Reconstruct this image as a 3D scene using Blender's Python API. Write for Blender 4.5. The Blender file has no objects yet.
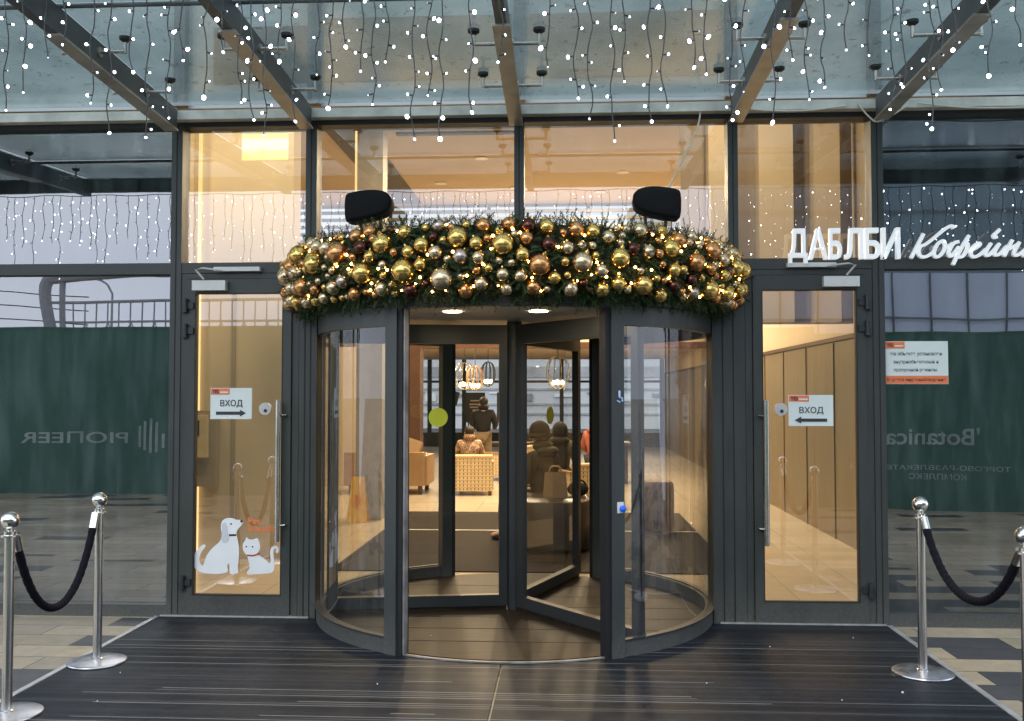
import bpy, bmesh, math, random
from mathutils import Vector, Matrix
from mathutils.geometry import tessellate_polygon
R = math.radians
PI = math.pi
random.seed(7)
sc = bpy.context.scene
COL = sc.collection

# ------------------------------------------------------------------ render / view
sc.render.engine = 'CYCLES'
sc.view_settings.view_transform = 'Standard'
sc.view_settings.look = 'None'
sc.view_settings.exposure = 0
sc.cycles.use_denoising = True
sc.cycles.max_bounces = 10
sc.cycles.transparent_max_bounces = 24
sc.cycles.glossy_bounces = 5
sc.cycles.diffuse_bounces = 4
sc.cycles.caustics_reflective = False
sc.cycles.caustics_refractive = False
sc.cycles.sample_clamp_indirect = 6.0

# ------------------------------------------------------------------ materials
class NT:
    """small node-tree helper"""
    def __init__(s, name):
        s.m = bpy.data.materials.new(name); s.m.use_nodes = True
        s.t = s.m.node_tree; s.t.nodes.clear()
        s.out = s.n('ShaderNodeOutputMaterial')
    def n(s, typ, **kw):
        nd = s.t.nodes.new(typ)
        for k, v in kw.items():
            setattr(nd, k, v)
        return nd
    def l(s, a, b):
        s.t.links.new(a, b)
    def math(s, op, a, b=None, clamp=False):
        nd = s.n('ShaderNodeMath', operation=op); nd.use_clamp = clamp
        for i, v in enumerate((a, b)):
            if v is None: continue
            if isinstance(v, (int, float)): nd.inputs[i].default_value = v
            else: s.l(v, nd.inputs[i])
        return nd.outputs[0]
    def ramp(s, fac, stops, interp='LINEAR'):
        nd = s.n('ShaderNodeValToRGB'); nd.color_ramp.interpolation = interp
        e = nd.color_ramp.elements
        while len(e) < len(stops): e.new(0.5)
        for el, (p, c) in zip(e, stops):
            el.position = p; el.color = (*c, 1) if len(c) == 3 else c
        if fac is not None: s.l(fac, nd.inputs[0])
        return nd.outputs[0]
    def noise(s, vec, scale, detail=4, rough=0.55):
        nd = s.n('ShaderNodeTexNoise'); nd.inputs['Scale'].default_value = scale
        nd.inputs['Detail'].default_value = detail; nd.inputs['Roughness'].default_value = rough
        if vec is not None: s.l(vec, nd.inputs['Vector'])
        return nd.outputs[0]
    def mix(s, fac, a, b, blend='MIX'):
        nd = s.n('ShaderNodeMix', data_type='RGBA', blend_type=blend)
        for sock, v in ((nd.inputs[0], fac), (nd.inputs[6], a), (nd.inputs[7], b)):
            if isinstance(v, (int, float)): sock.default_value = v
            elif isinstance(v, tuple): sock.default_value = (*v, 1) if len(v) == 3 else v
            else: s.l(v, sock)
        return nd.outputs[2]
    def map(s, scale=(1, 1, 1), kind='Object', rot=(0, 0, 0)):
        tc = s.n('ShaderNodeTexCoord'); mp = s.n('ShaderNodeMapping')
        mp.inputs['Scale'].default_value = scale; mp.inputs['Rotation'].default_value = rot
        s.l(tc.outputs[kind], mp.inputs[0]); return mp.outputs[0]
    def bump(s, h, strength, dist=0.01):
        b = s.n('ShaderNodeBump'); b.inputs['Strength'].default_value = strength; b.inputs['Distance'].default_value = dist
        s.l(h, b.inputs['Height']); return b.outputs[0]
    def pbsdf(s, color, rough=0.5, metal=0.0, normal=None, spec=0.5):
        p = s.n('ShaderNodeBsdfPrincipled')
        for nm, v in (('Base Color', color), ('Roughness', rough), ('Metallic', metal), ('Specular IOR Level', spec)):
            if isinstance(v, (int, float)): p.inputs[nm].default_value = v
            elif isinstance(v, tuple): p.inputs[nm].default_value = (*v, 1)
            else: s.l(v, p.inputs[nm])
        if normal is not None: s.l(normal, p.inputs['Normal'])
        s.l(p.outputs[0], s.out.inputs[0]); return p

def simple(name, color, rough=0.5, metal=0.0, var=0.12, scale=6.0, bump=0.0, spec=0.5, stretch=(1, 1, 1), bscale=None):
    t = NT(name); v = t.map(stretch)
    nz = t.noise(v, scale, 5)
    c1 = tuple(max(0, c * (1 - var)) for c in color); c2 = tuple(min(1, c * (1 + var)) for c in color)
    col = t.ramp(nz, [(0.3, c1), (0.7, c2)])
    rr = t.ramp(nz, [(0.3, (max(0, rough - .07),) * 3), (0.7, (min(1, rough + .07),) * 3)])
    nrm = t.bump(t.noise(v, bscale or scale * 8, 3), bump, 0.004) if bump else None
    t.pbsdf(col, rr, metal, nrm, spec)
    return t.m

def emit(name, color, strength, sample=True):
    t = NT(name); e = t.n('ShaderNodeEmission'); e.inputs[0].default_value = (*color, 1); e.inputs[1].default_value = strength
    t.l(e.outputs[0], t.out.inputs[0])
    if not sample: t.m.cycles.emission_sampling = 'NONE'
    return t.m

def glass(name, tint=(0.9, 0.93, 0.92), f0=0.12, rough=0.0, wave=0.02, wscale=0.7, dirt=0.0, dirtcol=(.4, .4, .38), stretch=(1, 1, 1)):
    """thin architectural glass: see-through plus mirror reflection growing at grazing angles"""
    t = NT(name); v = t.map(stretch)
    lw = t.n('ShaderNodeLayerWeight'); lw.inputs[0].default_value = 0.5
    f = t.math('POWER', lw.outputs['Facing'], 4.0)
    f = t.math('ADD', t.math('MULTIPLY', f, 1 - f0), f0, True)
    tr = t.n('ShaderNodeBsdfTransparent'); tr.inputs[0].default_value = (*tint, 1)
    gl = t.n('ShaderNodeBsdfGlossy'); gl.inputs['Roughness'].default_value = rough; gl.inputs[0].default_value = (.96, .98, 1, 1)
    if wave:
        t.l(t.bump(t.noise(v, wscale, 2, .4), wave, 0.05), gl.inputs['Normal'])
    base = tr.outputs[0]
    if dirt:
        df = t.n('ShaderNodeBsdfDiffuse'); df.inputs[0].default_value = (*dirtcol, 1)
        mx0 = t.n('ShaderNodeMixShader')
        d = t.ramp(t.noise(t.map((6, 6, 1)), 1.6, 7, .65), [(0.42, (0, 0, 0)), (0.75, (dirt,) * 3)])
        t.l(d, mx0.inputs[0]); t.l(base, mx0.inputs[1]); t.l(df.outputs[0], mx0.inputs[2]); base = mx0.outputs[0]
    mx = t.n('ShaderNodeMixShader')
    t.l(f, mx.inputs[0]); t.l(base, mx.inputs[1]); t.l(gl.outputs[0], mx.inputs[2]); t.l(mx.outputs[0], t.out.inputs[0])
    return t.m

M = {}
M['frame'] = simple('anthracite_paint', (.040, .0465, .0445), .42, 0, .1, 3, .05)
def frame_m():
    t = NT('anthracite_paint_dusty'); v = t.map()
    sx = t.n('ShaderNodeSeparateXYZ'); t.l(v, sx.inputs[0])
    low = t.math('POWER', t.math('SUBTRACT', 1.0, t.math('DIVIDE', sx.outputs[2], .45), True), 2.0)
    smear = t.noise(t.map((3, 3, .6)), 3.5, 7, .7); fine = t.noise(v, 45, 4, .6)
    base = t.ramp(smear, [(.3, (.034, .040, .0385)), (.7, (.047, .0545, .052))])
    f = t.math('ADD', t.math('MULTIPLY', t.math('MULTIPLY', low, fine), .75), t.math('MULTIPLY', t.math('SUBTRACT', fine, .55, True), .22), True)
    col = t.mix(f, base, (.17, .16, .145))
    t.pbsdf(col, t.ramp(smear, [(.3, (.34,) * 3), (.7, (.52,) * 3)]), 0, None, .45); return t.m
M['frame'] = frame_m()
M['frame_wing'] = simple('shaded_wing_paint', (.026, .029, .030), .38, 0, .12, 3, .05)  # frame paint darkened in colour because less light reaches the wings
M['frame_dark'] = simple('dark_anthracite', (.022, .025, .028), .45, 0, .15, 3)
M['groove'] = simple('black_gasket', (.008, .008, .009), .7)
M['steel'] = simple('brushed_steel', (.62, .60, .57), .24, 1, .1, 30, .04, stretch=(1, 1, .1))
M['chrome'] = simple('polished_steel', (.75, .73, .70), .12, 1, .06, 8)
M['base_steel'] = simple('scuffed_steel', (.58, .58, .60), .33, 1, .2, 14, .06)
M['dull_ring'] = simple('dull_floor_ring', (.30, .29, .28), .5, .4, .4, 9)
M['alu'] = simple('aluminium_trim', (.62, .61, .58), .4, .6, .15, 20)
M['channel'] = simple('weathered_channel', (.70, .70, .66), .6, .1, .25, 5)
M['rib'] = simple('painted_rib_steel', (.105, .12, .128), .42, .3, .3, 4, .08)
M['rib_plate'] = simple('pale_rib_plate', (.48, .46, .42), .38, .5, .25, 6)
M['bracket'] = simple('bracket_steel', (.5, .48, .45), .3, .9, .15, 8)
M['stud'] = simple('dark_stud', (.04, .045, .045), .4, .4)
M['white_plastic'] = simple('white_plastic', (.72, .72, .70), .4, 0, .05)
M['grey_plastic'] = simple('grey_plastic', (.5, .51, .5), .45)
M['black_cloth'] = simple('black_cover_fabric', (.007, .007, .008), .8, 0, .4, 12, .8, .3, bscale=16)
M['velvet'] = simple('navy_velvet', (.006, .006, .0105), .95, 0, .4, 50, .5, .2)
M['letter'] = simple('white_acrylic_letter', (.93, .94, .95), .35, 0, .03)
_p = [n for n in M['letter'].node_tree.nodes if n.type == 'BSDF_PRINCIPLED'][0]      # weak emission added to brighten the acrylic letters
_p.inputs['Emission Color'].default_value = (.93, .96, 1, 1); _p.inputs['Emission Strength'].default_value = .30
M['decal_white'] = simple('white_vinyl', (.82, .85, .86), .5, 0, .03)
M['decal_grey'] = simple('pale_grey_vinyl', (.60, .63, .66), .5, 0, .03)
M['decal_black'] = simple('black_vinyl', (.02, .02, .022), .5)
M['decal_red'] = simple('red_vinyl', (.45, .06, .05), .5)
M['orange'] = simple('orange_print', (.80, .21, .08), .5, 0, .05)
M['orange_text'] = simple('orange_vinyl', (.80, .20, .07), .5, 0, .05)
M['paper'] = simple('white_sign_board', (.70, .78, .76), .45, 0, .04)
M['ink'] = simple('dark_ink', (.03, .035, .045), .6)
M['lime'] = simple('lime_sticker', (.50, .58, .04), .5, 0, .06)
M['blue'] = simple('blue_push_button', (.02, .13, .78), .25)
M['icon'] = simple('pale_blue_icon', (.45, .62, .95), .5)
M['led'] = emit('cool_white_led', (.86, .92, 1.0), 14.0, False)
M['led_dim'] = emit('dimmer_white_led', (.80, .88, 1.0), 2.2, False)
M['wire'] = simple('black_wire', (.01, .012, .013), .5)
M['cable'] = simple('white_cable', (.72, .70, .62), .5)
M['fairy'] = emit('warm_fairy_bulb', (1, .52, .14), 34.0)
M['glass_lower'] = glass('dark_facade_glass', (.55, .6, .6), .24, 0, .035, .8, .17, (.28, .36, .36))
M['glass_upper'] = glass('facade_glass', (.86, .88, .86), .17, 0, .012, .6)
M['glass_door'] = glass('door_glass', (.88, .9, .88), .15, 0, .008, .6)
M['glass_drum'] = glass('curved_glass', (.86, .87, .85), .07, .012, .05, 1.2, .10, (.42, .40, .36), (3, 3, .25))
M['glass_wing'] = glass('wing_glass', (.90, .91, .90), .028, 0, .02, 1.0)
M['glass_far'] = glass('far_window_glass', (.95, .96, .96), .05, 0, 0)
M['backing'] = simple('dark_backing', (.006, .009, .011), .8)
M['drum_ceiling'] = simple('drum_ceiling_white', (.66, .64, .60), .5, 0, .06)

def canopy_glass():
    t = NT('wet_canopy_glass'); v = t.map()
    lw = t.n('ShaderNodeLayerWeight'); lw.inputs[0].default_value = 0.5
    f = t.math('ADD', t.math('MULTIPLY', t.math('POWER', lw.outputs['Facing'], 4.0), .9), .06, True)
    big = t.noise(v, 1.3, 6, .6); fine = t.noise(v, 60, 3, .6); spk = t.noise(v, 11, 6, .7)
    tr = t.n('ShaderNodeBsdfTransparent')
    t.l(t.ramp(big, [(.3, (.25, .305, .295)), (.7, (.38, .435, .42))]), tr.inputs[0])
    tl = t.n('ShaderNodeBsdfTranslucent')
    t.l(t.ramp(big, [(.3, (.045, .066, .066)), (.5, (.075, .100, .099)), (.72, (.115, .140, .135))]), tl.inputs[0])
    df = t.n('ShaderNodeBsdfDiffuse'); df.inputs[0].default_value = (.34, .38, .36, 1)
    gl = t.n('ShaderNodeBsdfGlossy'); gl.inputs['Roughness'].default_value = .10; gl.inputs[0].default_value = (.9, .95, .95, 1)
    t.l(t.bump(fine, .10, .01), gl.inputs['Normal'])
    add = t.n('ShaderNodeAddShader'); t.l(tr.outputs[0], add.inputs[0]); t.l(tl.outputs[0], add.inputs[1])
    mx = t.n('ShaderNodeMixShader')
    t.l(t.ramp(spk, [(.58, (.06, .06, .06)), (.72, (.75, .75, .75))]), mx.inputs[0]); t.l(add.outputs[0], mx.inputs[1]); t.l(df.outputs[0], mx.inputs[2])
    m2 = t.n('ShaderNodeMixShader'); t.l(f, m2.inputs[0]); t.l(mx.outputs[0], m2.inputs[1]); t.l(gl.outputs[0], m2.inputs[2])
    t.l(m2.outputs[0], t.out.inputs[0]); return t.m
M['canopy'] = canopy_glass()

def paving():
    t = NT('slab_paving'); v = t.map()
    br = t.n('ShaderNodeTexBrick'); br.offset = .42; br.offset_frequency = 2; br.squash = 1.0
    br.inputs['Color1'].default_value = (0, 0, 0, 1); br.inputs['Color2'].default_value = (1, 1, 1, 1); br.inputs['Mortar'].default_value = (.5, .5, .5, 1)
    br.inputs['Scale'].default_value = 1; br.inputs['Mortar Size'].default_value = .004; br.inputs['Mortar Smooth'].default_value = .2
    br.inputs['Brick Width'].default_value = .78; br.inputs['Row Height'].default_value = .255
    t.l(v, br.inputs['Vector'])
    sx = t.n('ShaderNodeSeparateXYZ'); t.l(v, sx.inputs[0])
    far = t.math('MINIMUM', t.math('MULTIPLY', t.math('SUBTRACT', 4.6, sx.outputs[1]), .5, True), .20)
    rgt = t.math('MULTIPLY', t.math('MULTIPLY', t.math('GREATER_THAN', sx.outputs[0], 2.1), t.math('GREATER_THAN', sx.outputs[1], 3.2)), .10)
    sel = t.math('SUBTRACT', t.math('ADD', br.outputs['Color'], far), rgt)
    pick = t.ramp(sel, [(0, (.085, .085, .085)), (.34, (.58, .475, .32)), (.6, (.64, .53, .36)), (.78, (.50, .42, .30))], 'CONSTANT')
    nz = t.noise(v, 9, 7, .7); big = t.noise(v, .9, 5)
    pick = t.mix(.55, pick, t.ramp(nz, [(.3, (.45, .45, .46)), (.7, (1, 1, 1))]), 'MULTIPLY')
    pick = t.mix(.4, pick, t.ramp(big, [(.35, (.5, .5, .52)), (.65, (1, 1, 1))]), 'MULTIPLY')
    col = t.mix(br.outputs['Fac'], pick, (.03, .03, .028))
    rough = t.ramp(big, [(.35, (.28,) * 3), (.65, (.6,) * 3)])
    h = t.math('SUBTRACT', t.math('MULTIPLY', nz, .3), br.outputs['Fac'])
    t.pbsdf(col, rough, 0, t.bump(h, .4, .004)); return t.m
M['paving'] = paving()

def mat_rubber():
    t = NT('ribbed_entrance_mat'); v = t.map()
    sx = t.n('ShaderNodeSeparateXYZ'); t.l(v, sx.inputs[0]); x, y = sx.outputs[0], sx.outputs[1]
    pitch = .031
    row = t.math('DIVIDE', y, pitch); idx = t.math('FLOOR', row); fr = t.math('FRACT', row)
    wn = t.n('ShaderNodeTexWhiteNoise', noise_dimensions='1D'); t.l(idx, wn.inputs['W'])
    # bare aluminium carrier strips, each worn clean over a different stretch
    comb = t.n('ShaderNodeCombineXYZ'); t.l(t.math('MULTIPLY', x, .22), comb.inputs[0]); t.l(t.math('MULTIPLY', idx, 3.7), comb.inputs[1])
    worn = t.noise(comb.outputs[0], 1.0, 2, .4)
    near = t.math('MULTIPLY', t.math('SUBTRACT', 5.75, y), .30, True)           # more traffic towards the plaza
    xc = t.math('SUBTRACT', 1.0, t.math('MULTIPLY', t.math('ABSOLUTE', t.math('ADD', x, .75)), .55), True)
    dens = t.math('ADD', t.math('MULTIPLY', near, xc), .07)
    have = t.math('LESS_THAN', wn.outputs[0], t.math('MULTIPLY', dens, 2.2))
    w = t.ramp(worn, [(.44, (0, 0, 0)), (.58, (1, 1, 1))])
    line = t.math('LESS_THAN', fr, .20)
    strip = t.math('MULTIPLY', t.math('MULTIPLY', have, line), w)
    nz = t.noise(t.map((3, 14, 1)), 5, 6, .7); big = t.noise(v, 1.1, 5)
    base = t.ramp(nz, [(.3, (.013, .016, .0205)), (.7, (.030, .0365, .045))])
    base = t.mix(t.math('MULTIPLY', t.math('LESS_THAN', t.math('FRACT', t.math('MULTIPLY', row, 2)), .3), .7), base, (.006, .006, .007))
    wn2 = t.n('ShaderNodeTexWhiteNoise', noise_dimensions='1D'); t.l(t.math('ADD', t.math('FLOOR', t.math('MULTIPLY', row, 1.0)), .37), wn2.inputs['W'])
    base = t.mix(.75, base, t.ramp(wn2.outputs[0], [(0, (.5, .5, .5)), (.6, (1.0, 1.0, 1.0)), (1, (1.9, 1.9, 1.9))]), 'MULTIPLY')
    base = t.mix(.5, base, t.ramp(big, [(.35, (.55, .55, .55)), (.7, (1.3, 1.3, 1.35))]), 'MULTIPLY')
    col = t.mix(strip, base, (.30, .29, .275))
    rough = t.ramp(big, [(.3, (.34,) * 3), (.7, (.60,) * 3)])
    hh = t.math('MULTIPLY', t.math('SINE', t.math('MULTIPLY', y, 2 * PI / .0155)), .5)
    t.pbsdf(col, rough, 0, t.bump(hh, .4, .003), .17); return t.m
M['mat'] = mat_rubber()

def wood(name, c1, c2, scale=(1, 1, .12), rough=.45, sc_=9, spec=.5):
    t = NT(name); v = t.map(scale)
    nz = t.noise(v, sc_, 8, .65)
    col = t.ramp(nz, [(.3, c1), (.7, c2)])
    t.pbsdf(col, rough, 0, t.bump(nz, .08, .003), spec); return t.m
M['wood_wall'] = wood('oak_panel', (.15, .108, .048), (.20, .145, .068))
M['drum_floor'] = wood('worn_drum_floor', (.010, .008, .006), (.045, .031, .019), (.3, 5, 1), .48, 7, .16)

def tile_floor():
    t = NT('warm_stone_floor'); v = t.map()
    br = t.n('ShaderNodeTexBrick'); br.offset = 0
    for k, c in (('Color1', (.50, .42, .31)), ('Color2', (.56, .48, .36)), ('Mortar', (.25, .21, .16))): br.inputs[k].default_value = (*c, 1)
    br.inputs['Scale'].default_value = 1; br.inputs['Brick Width'].default_value = .6; br.inputs['Row Height'].default_value = .6; br.inputs['Mortar Size'].default_value = .003
    t.l(v, br.inputs['Vector'])
    nz = t.noise(v, 3, 6)
    col = t.mix(.35, br.outputs['Color'], t.ramp(nz, [(.3, (.7, .7, .7)), (.7, (1, 1, 1))]), 'MULTIPLY')
    t.pbsdf(col, .22, 0, None, .5); return t.m
M['tile'] = tile_floor()
M['plaster'] = simple('warm_plaster', (.62, .52, .38), .8, 0, .05, 2)
M['plaster_dark'] = simple('taupe_plaster', (.36, .29, .22), .8, 0, .08, 2)
M['ceiling'] = simple('warm_ceiling', (.52, .43, .33), .8, 0, .04, 2)
M['ceiling_dark'] = simple('grey_ceiling_strip', (.10, .095, .09), .7)
M['brown'] = simple('brown_beam', (.09, .04, .022), .5)
M['inner_mat'] = simple('brown_inner_mat', (.022, .017, .013), .8, 0, .35, 8, .2, .15, stretch=(.4, 4, 1))
def exit_m():
    t = NT('lit_exit_panel'); sx = t.n('ShaderNodeSeparateXYZ'); t.l(t.map(), sx.inputs[0])
    z = t.math('ADD', t.math('MULTIPLY', sx.outputs[2], 4.2), .5)
    e = t.n('ShaderNodeEmission'); t.l(t.ramp(z, [(0, (1, .86, .30)), (.3, (1, .90, .34)), (.42, (1, .97, .62)), (.72, (1, .97, .66)), (.85, (1, .88, .32))]), e.inputs[0]); e.inputs[1].default_value = 1.7
    t.l(e.outputs[0], t.out.inputs[0]); return t.m
M['led_warm'] = emit('warm_led_strip', (1, .66, .26), 1.6)
M['lamp_disc'] = emit('downlight_disc', (1, .78, .45), 22.0, False)
M['filament'] = emit('pendant_bulb', (1, .75, .38), 16.0, False)
M['exit_face'] = exit_m()
M['pendant_glass'] = glass('smoked_pendant_glass', (.80, .74, .62), .12, 0, 0)
M['leather'] = simple('tan_leather', (.36, .22, .11), .5, 0, .15, 5, .1)
M['cane_rail'] = simple('pale_cane_rail', (.58, .42, .24), .5)
M['cushion'] = simple('tan_cushion', (.42, .28, .15), .7, 0, .12, 6)
M['ottoman'] = simple('dark_brown_leather', (.045, .038, .030), .35, 0, .25, 6, .1)
M['pouf'] = simple('brown_pouf', (.13, .08, .05), .6, 0, .2, 6)
M['bag'] = simple('kraft_paper', (.36, .25, .15), .75, 0, .12, 8, .2)
M['jacket_black'] = simple('black_jacket', (.007, .007, .008), .75, 0, .35, 9, .2)
M['jacket_olive'] = simple('dark_olive_jacket', (.015, .0135, .010), .75, 0, .35, 9, .2)
M['khaki'] = simple('khaki_cotton', (.20, .15, .09), .8, 0, .2, 9, .2)
M['dark_trousers'] = simple('dark_trousers', (.02, .02, .024), .8)
M['skin'] = simple('skin', (.50, .31, .22), .55, 0, .06)
M['hair'] = simple('dark_hair', (.018, .013, .010), .6, 0, .4, 30)
M['knit'] = simple('dark_knit', (.014, .011, .009), .9, 0, .35, 40, .3)
M['red_coat'] = simple('rust_coat', (.25, .07, .04), .8, 0, .3, 8)
M['yellow_sign'] = simple('yellow_plastic', (.82, .52, .03), .45, 0, .06)
M['poster'] = simple('blackboard_poster', (.015, .014, .013), .6, 0, .3, 6)
M['chalk'] = simple('pale_chalk', (.35, .30, .24), .8)
M['slat'] = simple('grey_blind_slat', (.24, .24, .24), .5)
M['table'] = simple('dark_table', (.05, .04, .032), .4)
M['wicker'] = None
def wicker():
    t = NT('woven_cane'); v = t.map()
    sx = t.n('ShaderNodeSeparateXYZ'); t.l(v, sx.inputs[0])
    a = t.math('FRACT', t.math('MULTIPLY', t.math('ADD', sx.outputs[0], sx.outputs[1]), 1 / .058)); b = t.math('FRACT', t.math('MULTIPLY', sx.outputs[2], 1 / .058))
    ga = t.math('LESS_THAN', a, .22); gb = t.math('LESS_THAN', b, .22)
    gap = t.math('MULTIPLY', ga, t.math('GREATER_THAN', b, .45)); gap2 = t.math('MULTIPLY', gb, .35)
    f = t.math('MAXIMUM', gap, gap2)
    col = t.mix(f, t.ramp(t.noise(v, 12, 4), [(.3, (.60, .47, .28)), (.7, (.74, .60, .39))]), (.10, .06, .025))
    t.pbsdf(col, .6); return t.m
M['wicker'] = wicker()
def pattern_coat():
    t = NT('patterned_coat'); v = t.map()
    vo = t.n('ShaderNodeTexVoronoi'); vo.inputs['Scale'].default_value = 14; t.l(v, vo.inputs['Vector'])
    col = t.ramp(vo.outputs['Distance'], [(0.1, (.05, .025, .02)), (.35, (.42, .28, .17)), (.55, (.12, .06, .04)), (.75, (.55, .40, .28))])
    t.pbsdf(col, .85); return t.m
M['coat'] = pattern_coat()
def hoarding_m():
    t = NT('green_hoarding_mesh'); v = t.map()
    big = t.noise(v, .8, 6, .6); fine = t.noise(t.map((1, 1, .15)), 6, 5, .6)
    col = t.ramp(big, [(.3, (.085, .215, .165)), (.7, (.125, .27, .21))])
    col = t.mix(.14, col, t.ramp(fine, [(.3, (.65, .65, .65)), (.7, (1.1, 1.1, 1.1))]), 'MULTIPLY')
    t.pbsdf(col, .75, 0, t.bump(big, .5, .05)); return t.m
M['hoarding'] = hoarding_m()
M['hoarding_print'] = simple('faded_print', (.55, .66, .63), .8, 0, .25, 3)
M['overpass'] = simple('grey_overpass_steel', (.36, .36, .38), .6)
M['block'] = simple('pale_concrete', (.50, .51, .50), .8, 0, .12, .4)
M['curtain_block'] = simple('blue_grey_cladding', (.56, .64, .78), .35, 0, .08, .4)
M['dark_joint'] = simple('dark_joint', (.14, .155, .17), .6)
def needles():
    t = NT('fir_needles'); v = t.map()
    nz = t.noise(v, 22, 4)
    col = t.ramp(nz, [(.3, (.014, .034, .012)), (.5, (.034, .068, .024)), (.72, (.10, .135, .045))])
    t.pbsdf(col, .55, 0, None, .3); return t.m
M['needles'] = needles()
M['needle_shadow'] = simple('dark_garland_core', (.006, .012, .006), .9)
def bauble(name, c, rough):
    return simple(name, c, rough, .92, .05, 3)
BM = {'gold': (bauble('gold_bauble', (.74, .50, .15), .18), .16), 'champagne': (bauble('champagne_bauble', (.68, .53, .33), .24), .2),
      'copper': (bauble('copper_bauble', (.64, .31, .12), .22), .2), 'burgundy': (bauble('burgundy_bauble', (.105, .042, .030), .2), .2),
      'silver': (bauble('silver_bauble', (.50, .42, .35), .26), .2)}

# ------------------------------------------------------------------ mesh building
class MB:
    def __init__(s): s.b = bmesh.new()
    def _add(s, verts, faces, mx=None):
        vs = [s.b.verts.new((mx @ Vector(v)) if mx else v) for v in verts]
        for f in faces:
            try: s.b.faces.new([vs[i] for i in f])
            except ValueError: pass
        return s
    def box(s, x0, x1, y0, y1, z0, z1, mx=None):
        v = [(x, y, z) for z in (z0, z1) for y in (y0, y1) for x in (x0, x1)]
        return s._add(v, [(0, 2, 3, 1), (4, 5, 7, 6), (0, 1, 5, 4), (2, 6, 7, 3), (0, 4, 6, 2), (1, 3, 7, 5)], mx)
    def quad(s, pts): return s._add(pts, [tuple(range(len(pts)))])
    def tube(s, pts, r, n=8, caps=True):
        pts = [Vector(p) for p in pts]; rs = r if isinstance(r, (list, tuple)) else [r] * len(pts)
        rings = []; up = None
        for i, p in enumerate(pts):
            d = (pts[min(i + 1, len(pts) - 1)] - pts[max(i - 1, 0)])
            if d.length < 1e-9: d = Vector((0, 0, 1))
            d.normalize()
            if up is None:
                up = Vector((0, 0, 1)) if abs(d.z) < .9 else Vector((1, 0, 0))
            a = d.cross(up)
            if a.length < 1e-6: a = d.cross(Vector((0, 1, 0)))
            a.normalize(); b = a.cross(d); b.normalize(); up = b
            rings.append([s.b.verts.new(p + (a * math.cos(2 * PI * k / n) + b * math.sin(2 * PI * k / n)) * rs[i]) for k in range(n)])
        for i in range(len(rings) - 1):
            for k in range(n):
                s.b.faces.new((rings[i][k], rings[i][(k + 1) % n], rings[i + 1][(k + 1) % n], rings[i + 1][k]))
        if caps:
            s.b.faces.new(list(reversed(rings[0]))); s.b.faces.new(rings[-1])
        return s
    def lathe(s, prof, cx=0, cy=0, n=24, mx=None):
        rings = []
        for r, z in prof:
            ring = []
            for k in range(n):
                p = Vector((cx + r * math.cos(2 * PI * k / n), cy + r * math.sin(2 * PI * k / n), z))
                ring.append(s.b.verts.new(mx @ p if mx else p))
            rings.append(ring)
        for i in range(len(rings) - 1):
            for k in range(n):
                s.b.faces.new((rings[i][k], rings[i][(k + 1) % n], rings[i + 1][(k + 1) % n], rings[i + 1][k]))
        s.b.faces.new(list(reversed(rings[0]))); s.b.faces.new(rings[-1]); return s
    def sphere(s, c, r, u=16, v=10, sc_=(1, 1, 1)):
        mx = Matrix.Translation(c) @ Matrix.Diagonal((r * sc_[0], r * sc_[1], r * sc_[2], 1))
        bmesh.ops.create_uvsphere(s.b, u_segments=u, v_segments=v, radius=1, matrix=mx); return s
    def ico(s, c, r, sub=1):
        bmesh.ops.create_icosphere(s.b, subdivisions=sub, radius=r, matrix=Matrix.Translation(c)); return s
    def prism(s, poly, mx, depth):
        """poly in local xy, extruded depth along local z"""
        n = len(poly); v = [(x, y, 0) for x, y in poly] + [(x, y, depth) for x, y in poly]
        f = [tuple(reversed(range(n))), tuple(range(n, 2 * n))] + [(i, (i + 1) % n, n + (i + 1) % n, n + i) for i in range(n)]
        return s._add(v, f, mx)
    def arc(s, cx, cy, r0, r1, a0, a1, z0, z1, n=24):
        """curved wall segment; angle measured from -Y towards +X"""
        pr = []
        for i in range(n + 1):
            a = a0 + (a1 - a0) * i / n; sx, cs = math.sin(a), math.cos(a)
            pr.append([s.b.verts.new((cx + r * sx, cy - r * cs, z)) for r, z in ((r1, z0), (r1, z1), (r0, z1), (r0, z0))])
        for i in range(n):
            for k in range(4):
                s.b.faces.new((pr[i][k], pr[i + 1][k], pr[i + 1][(k + 1) % 4], pr[i][(k + 1) % 4]))
        s.b.faces.new(list(reversed(pr[0]))); s.b.faces.new(pr[-1]); return s
    def arcsheet(s, cx, cy, r, a0, a1, z0, z1, n=32):
        p = []
        for i in range(n + 1):
            a = a0 + (a1 - a0) * i / n
            p.append([s.b.verts.new((cx + r * math.sin(a), cy - r * math.cos(a), z)) for z in (z0, z1)])
        for i in range(n): s.b.faces.new((p[i][0], p[i + 1][0], p[i + 1][1], p[i][1]))
        return s
    def mesh(s, name, mat, smooth=False, bevel=0, doubles=False):
        if doubles: bmesh.ops.remove_doubles(s.b, verts=s.b.verts, dist=1e-5)
        if bevel:
            es = [e for e in s.b.edges if len(e.link_faces) == 2 and e.calc_face_angle(0) > .6]
            bmesh.ops.bevel(s.b, geom=es, offset=bevel, segments=2, affect='EDGES', profile=.5)
        bmesh.ops.recalc_face_normals(s.b, faces=s.b.faces)
        me = bpy.data.meshes.new(name); s.b.to_mesh(me); s.b.free()
        me.materials.append(mat)
        if smooth:
            me.polygons.foreach_set('use_smooth', [True] * len(me.polygons))
            if smooth == 'auto': me.set_sharp_from_angle(angle=R(40))
        return me
    def build(s, name, mat, parent=None, smooth=False, bevel=0, **tags):
        return link(name, s.mesh(name, mat, smooth, bevel), parent, **tags)

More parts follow.
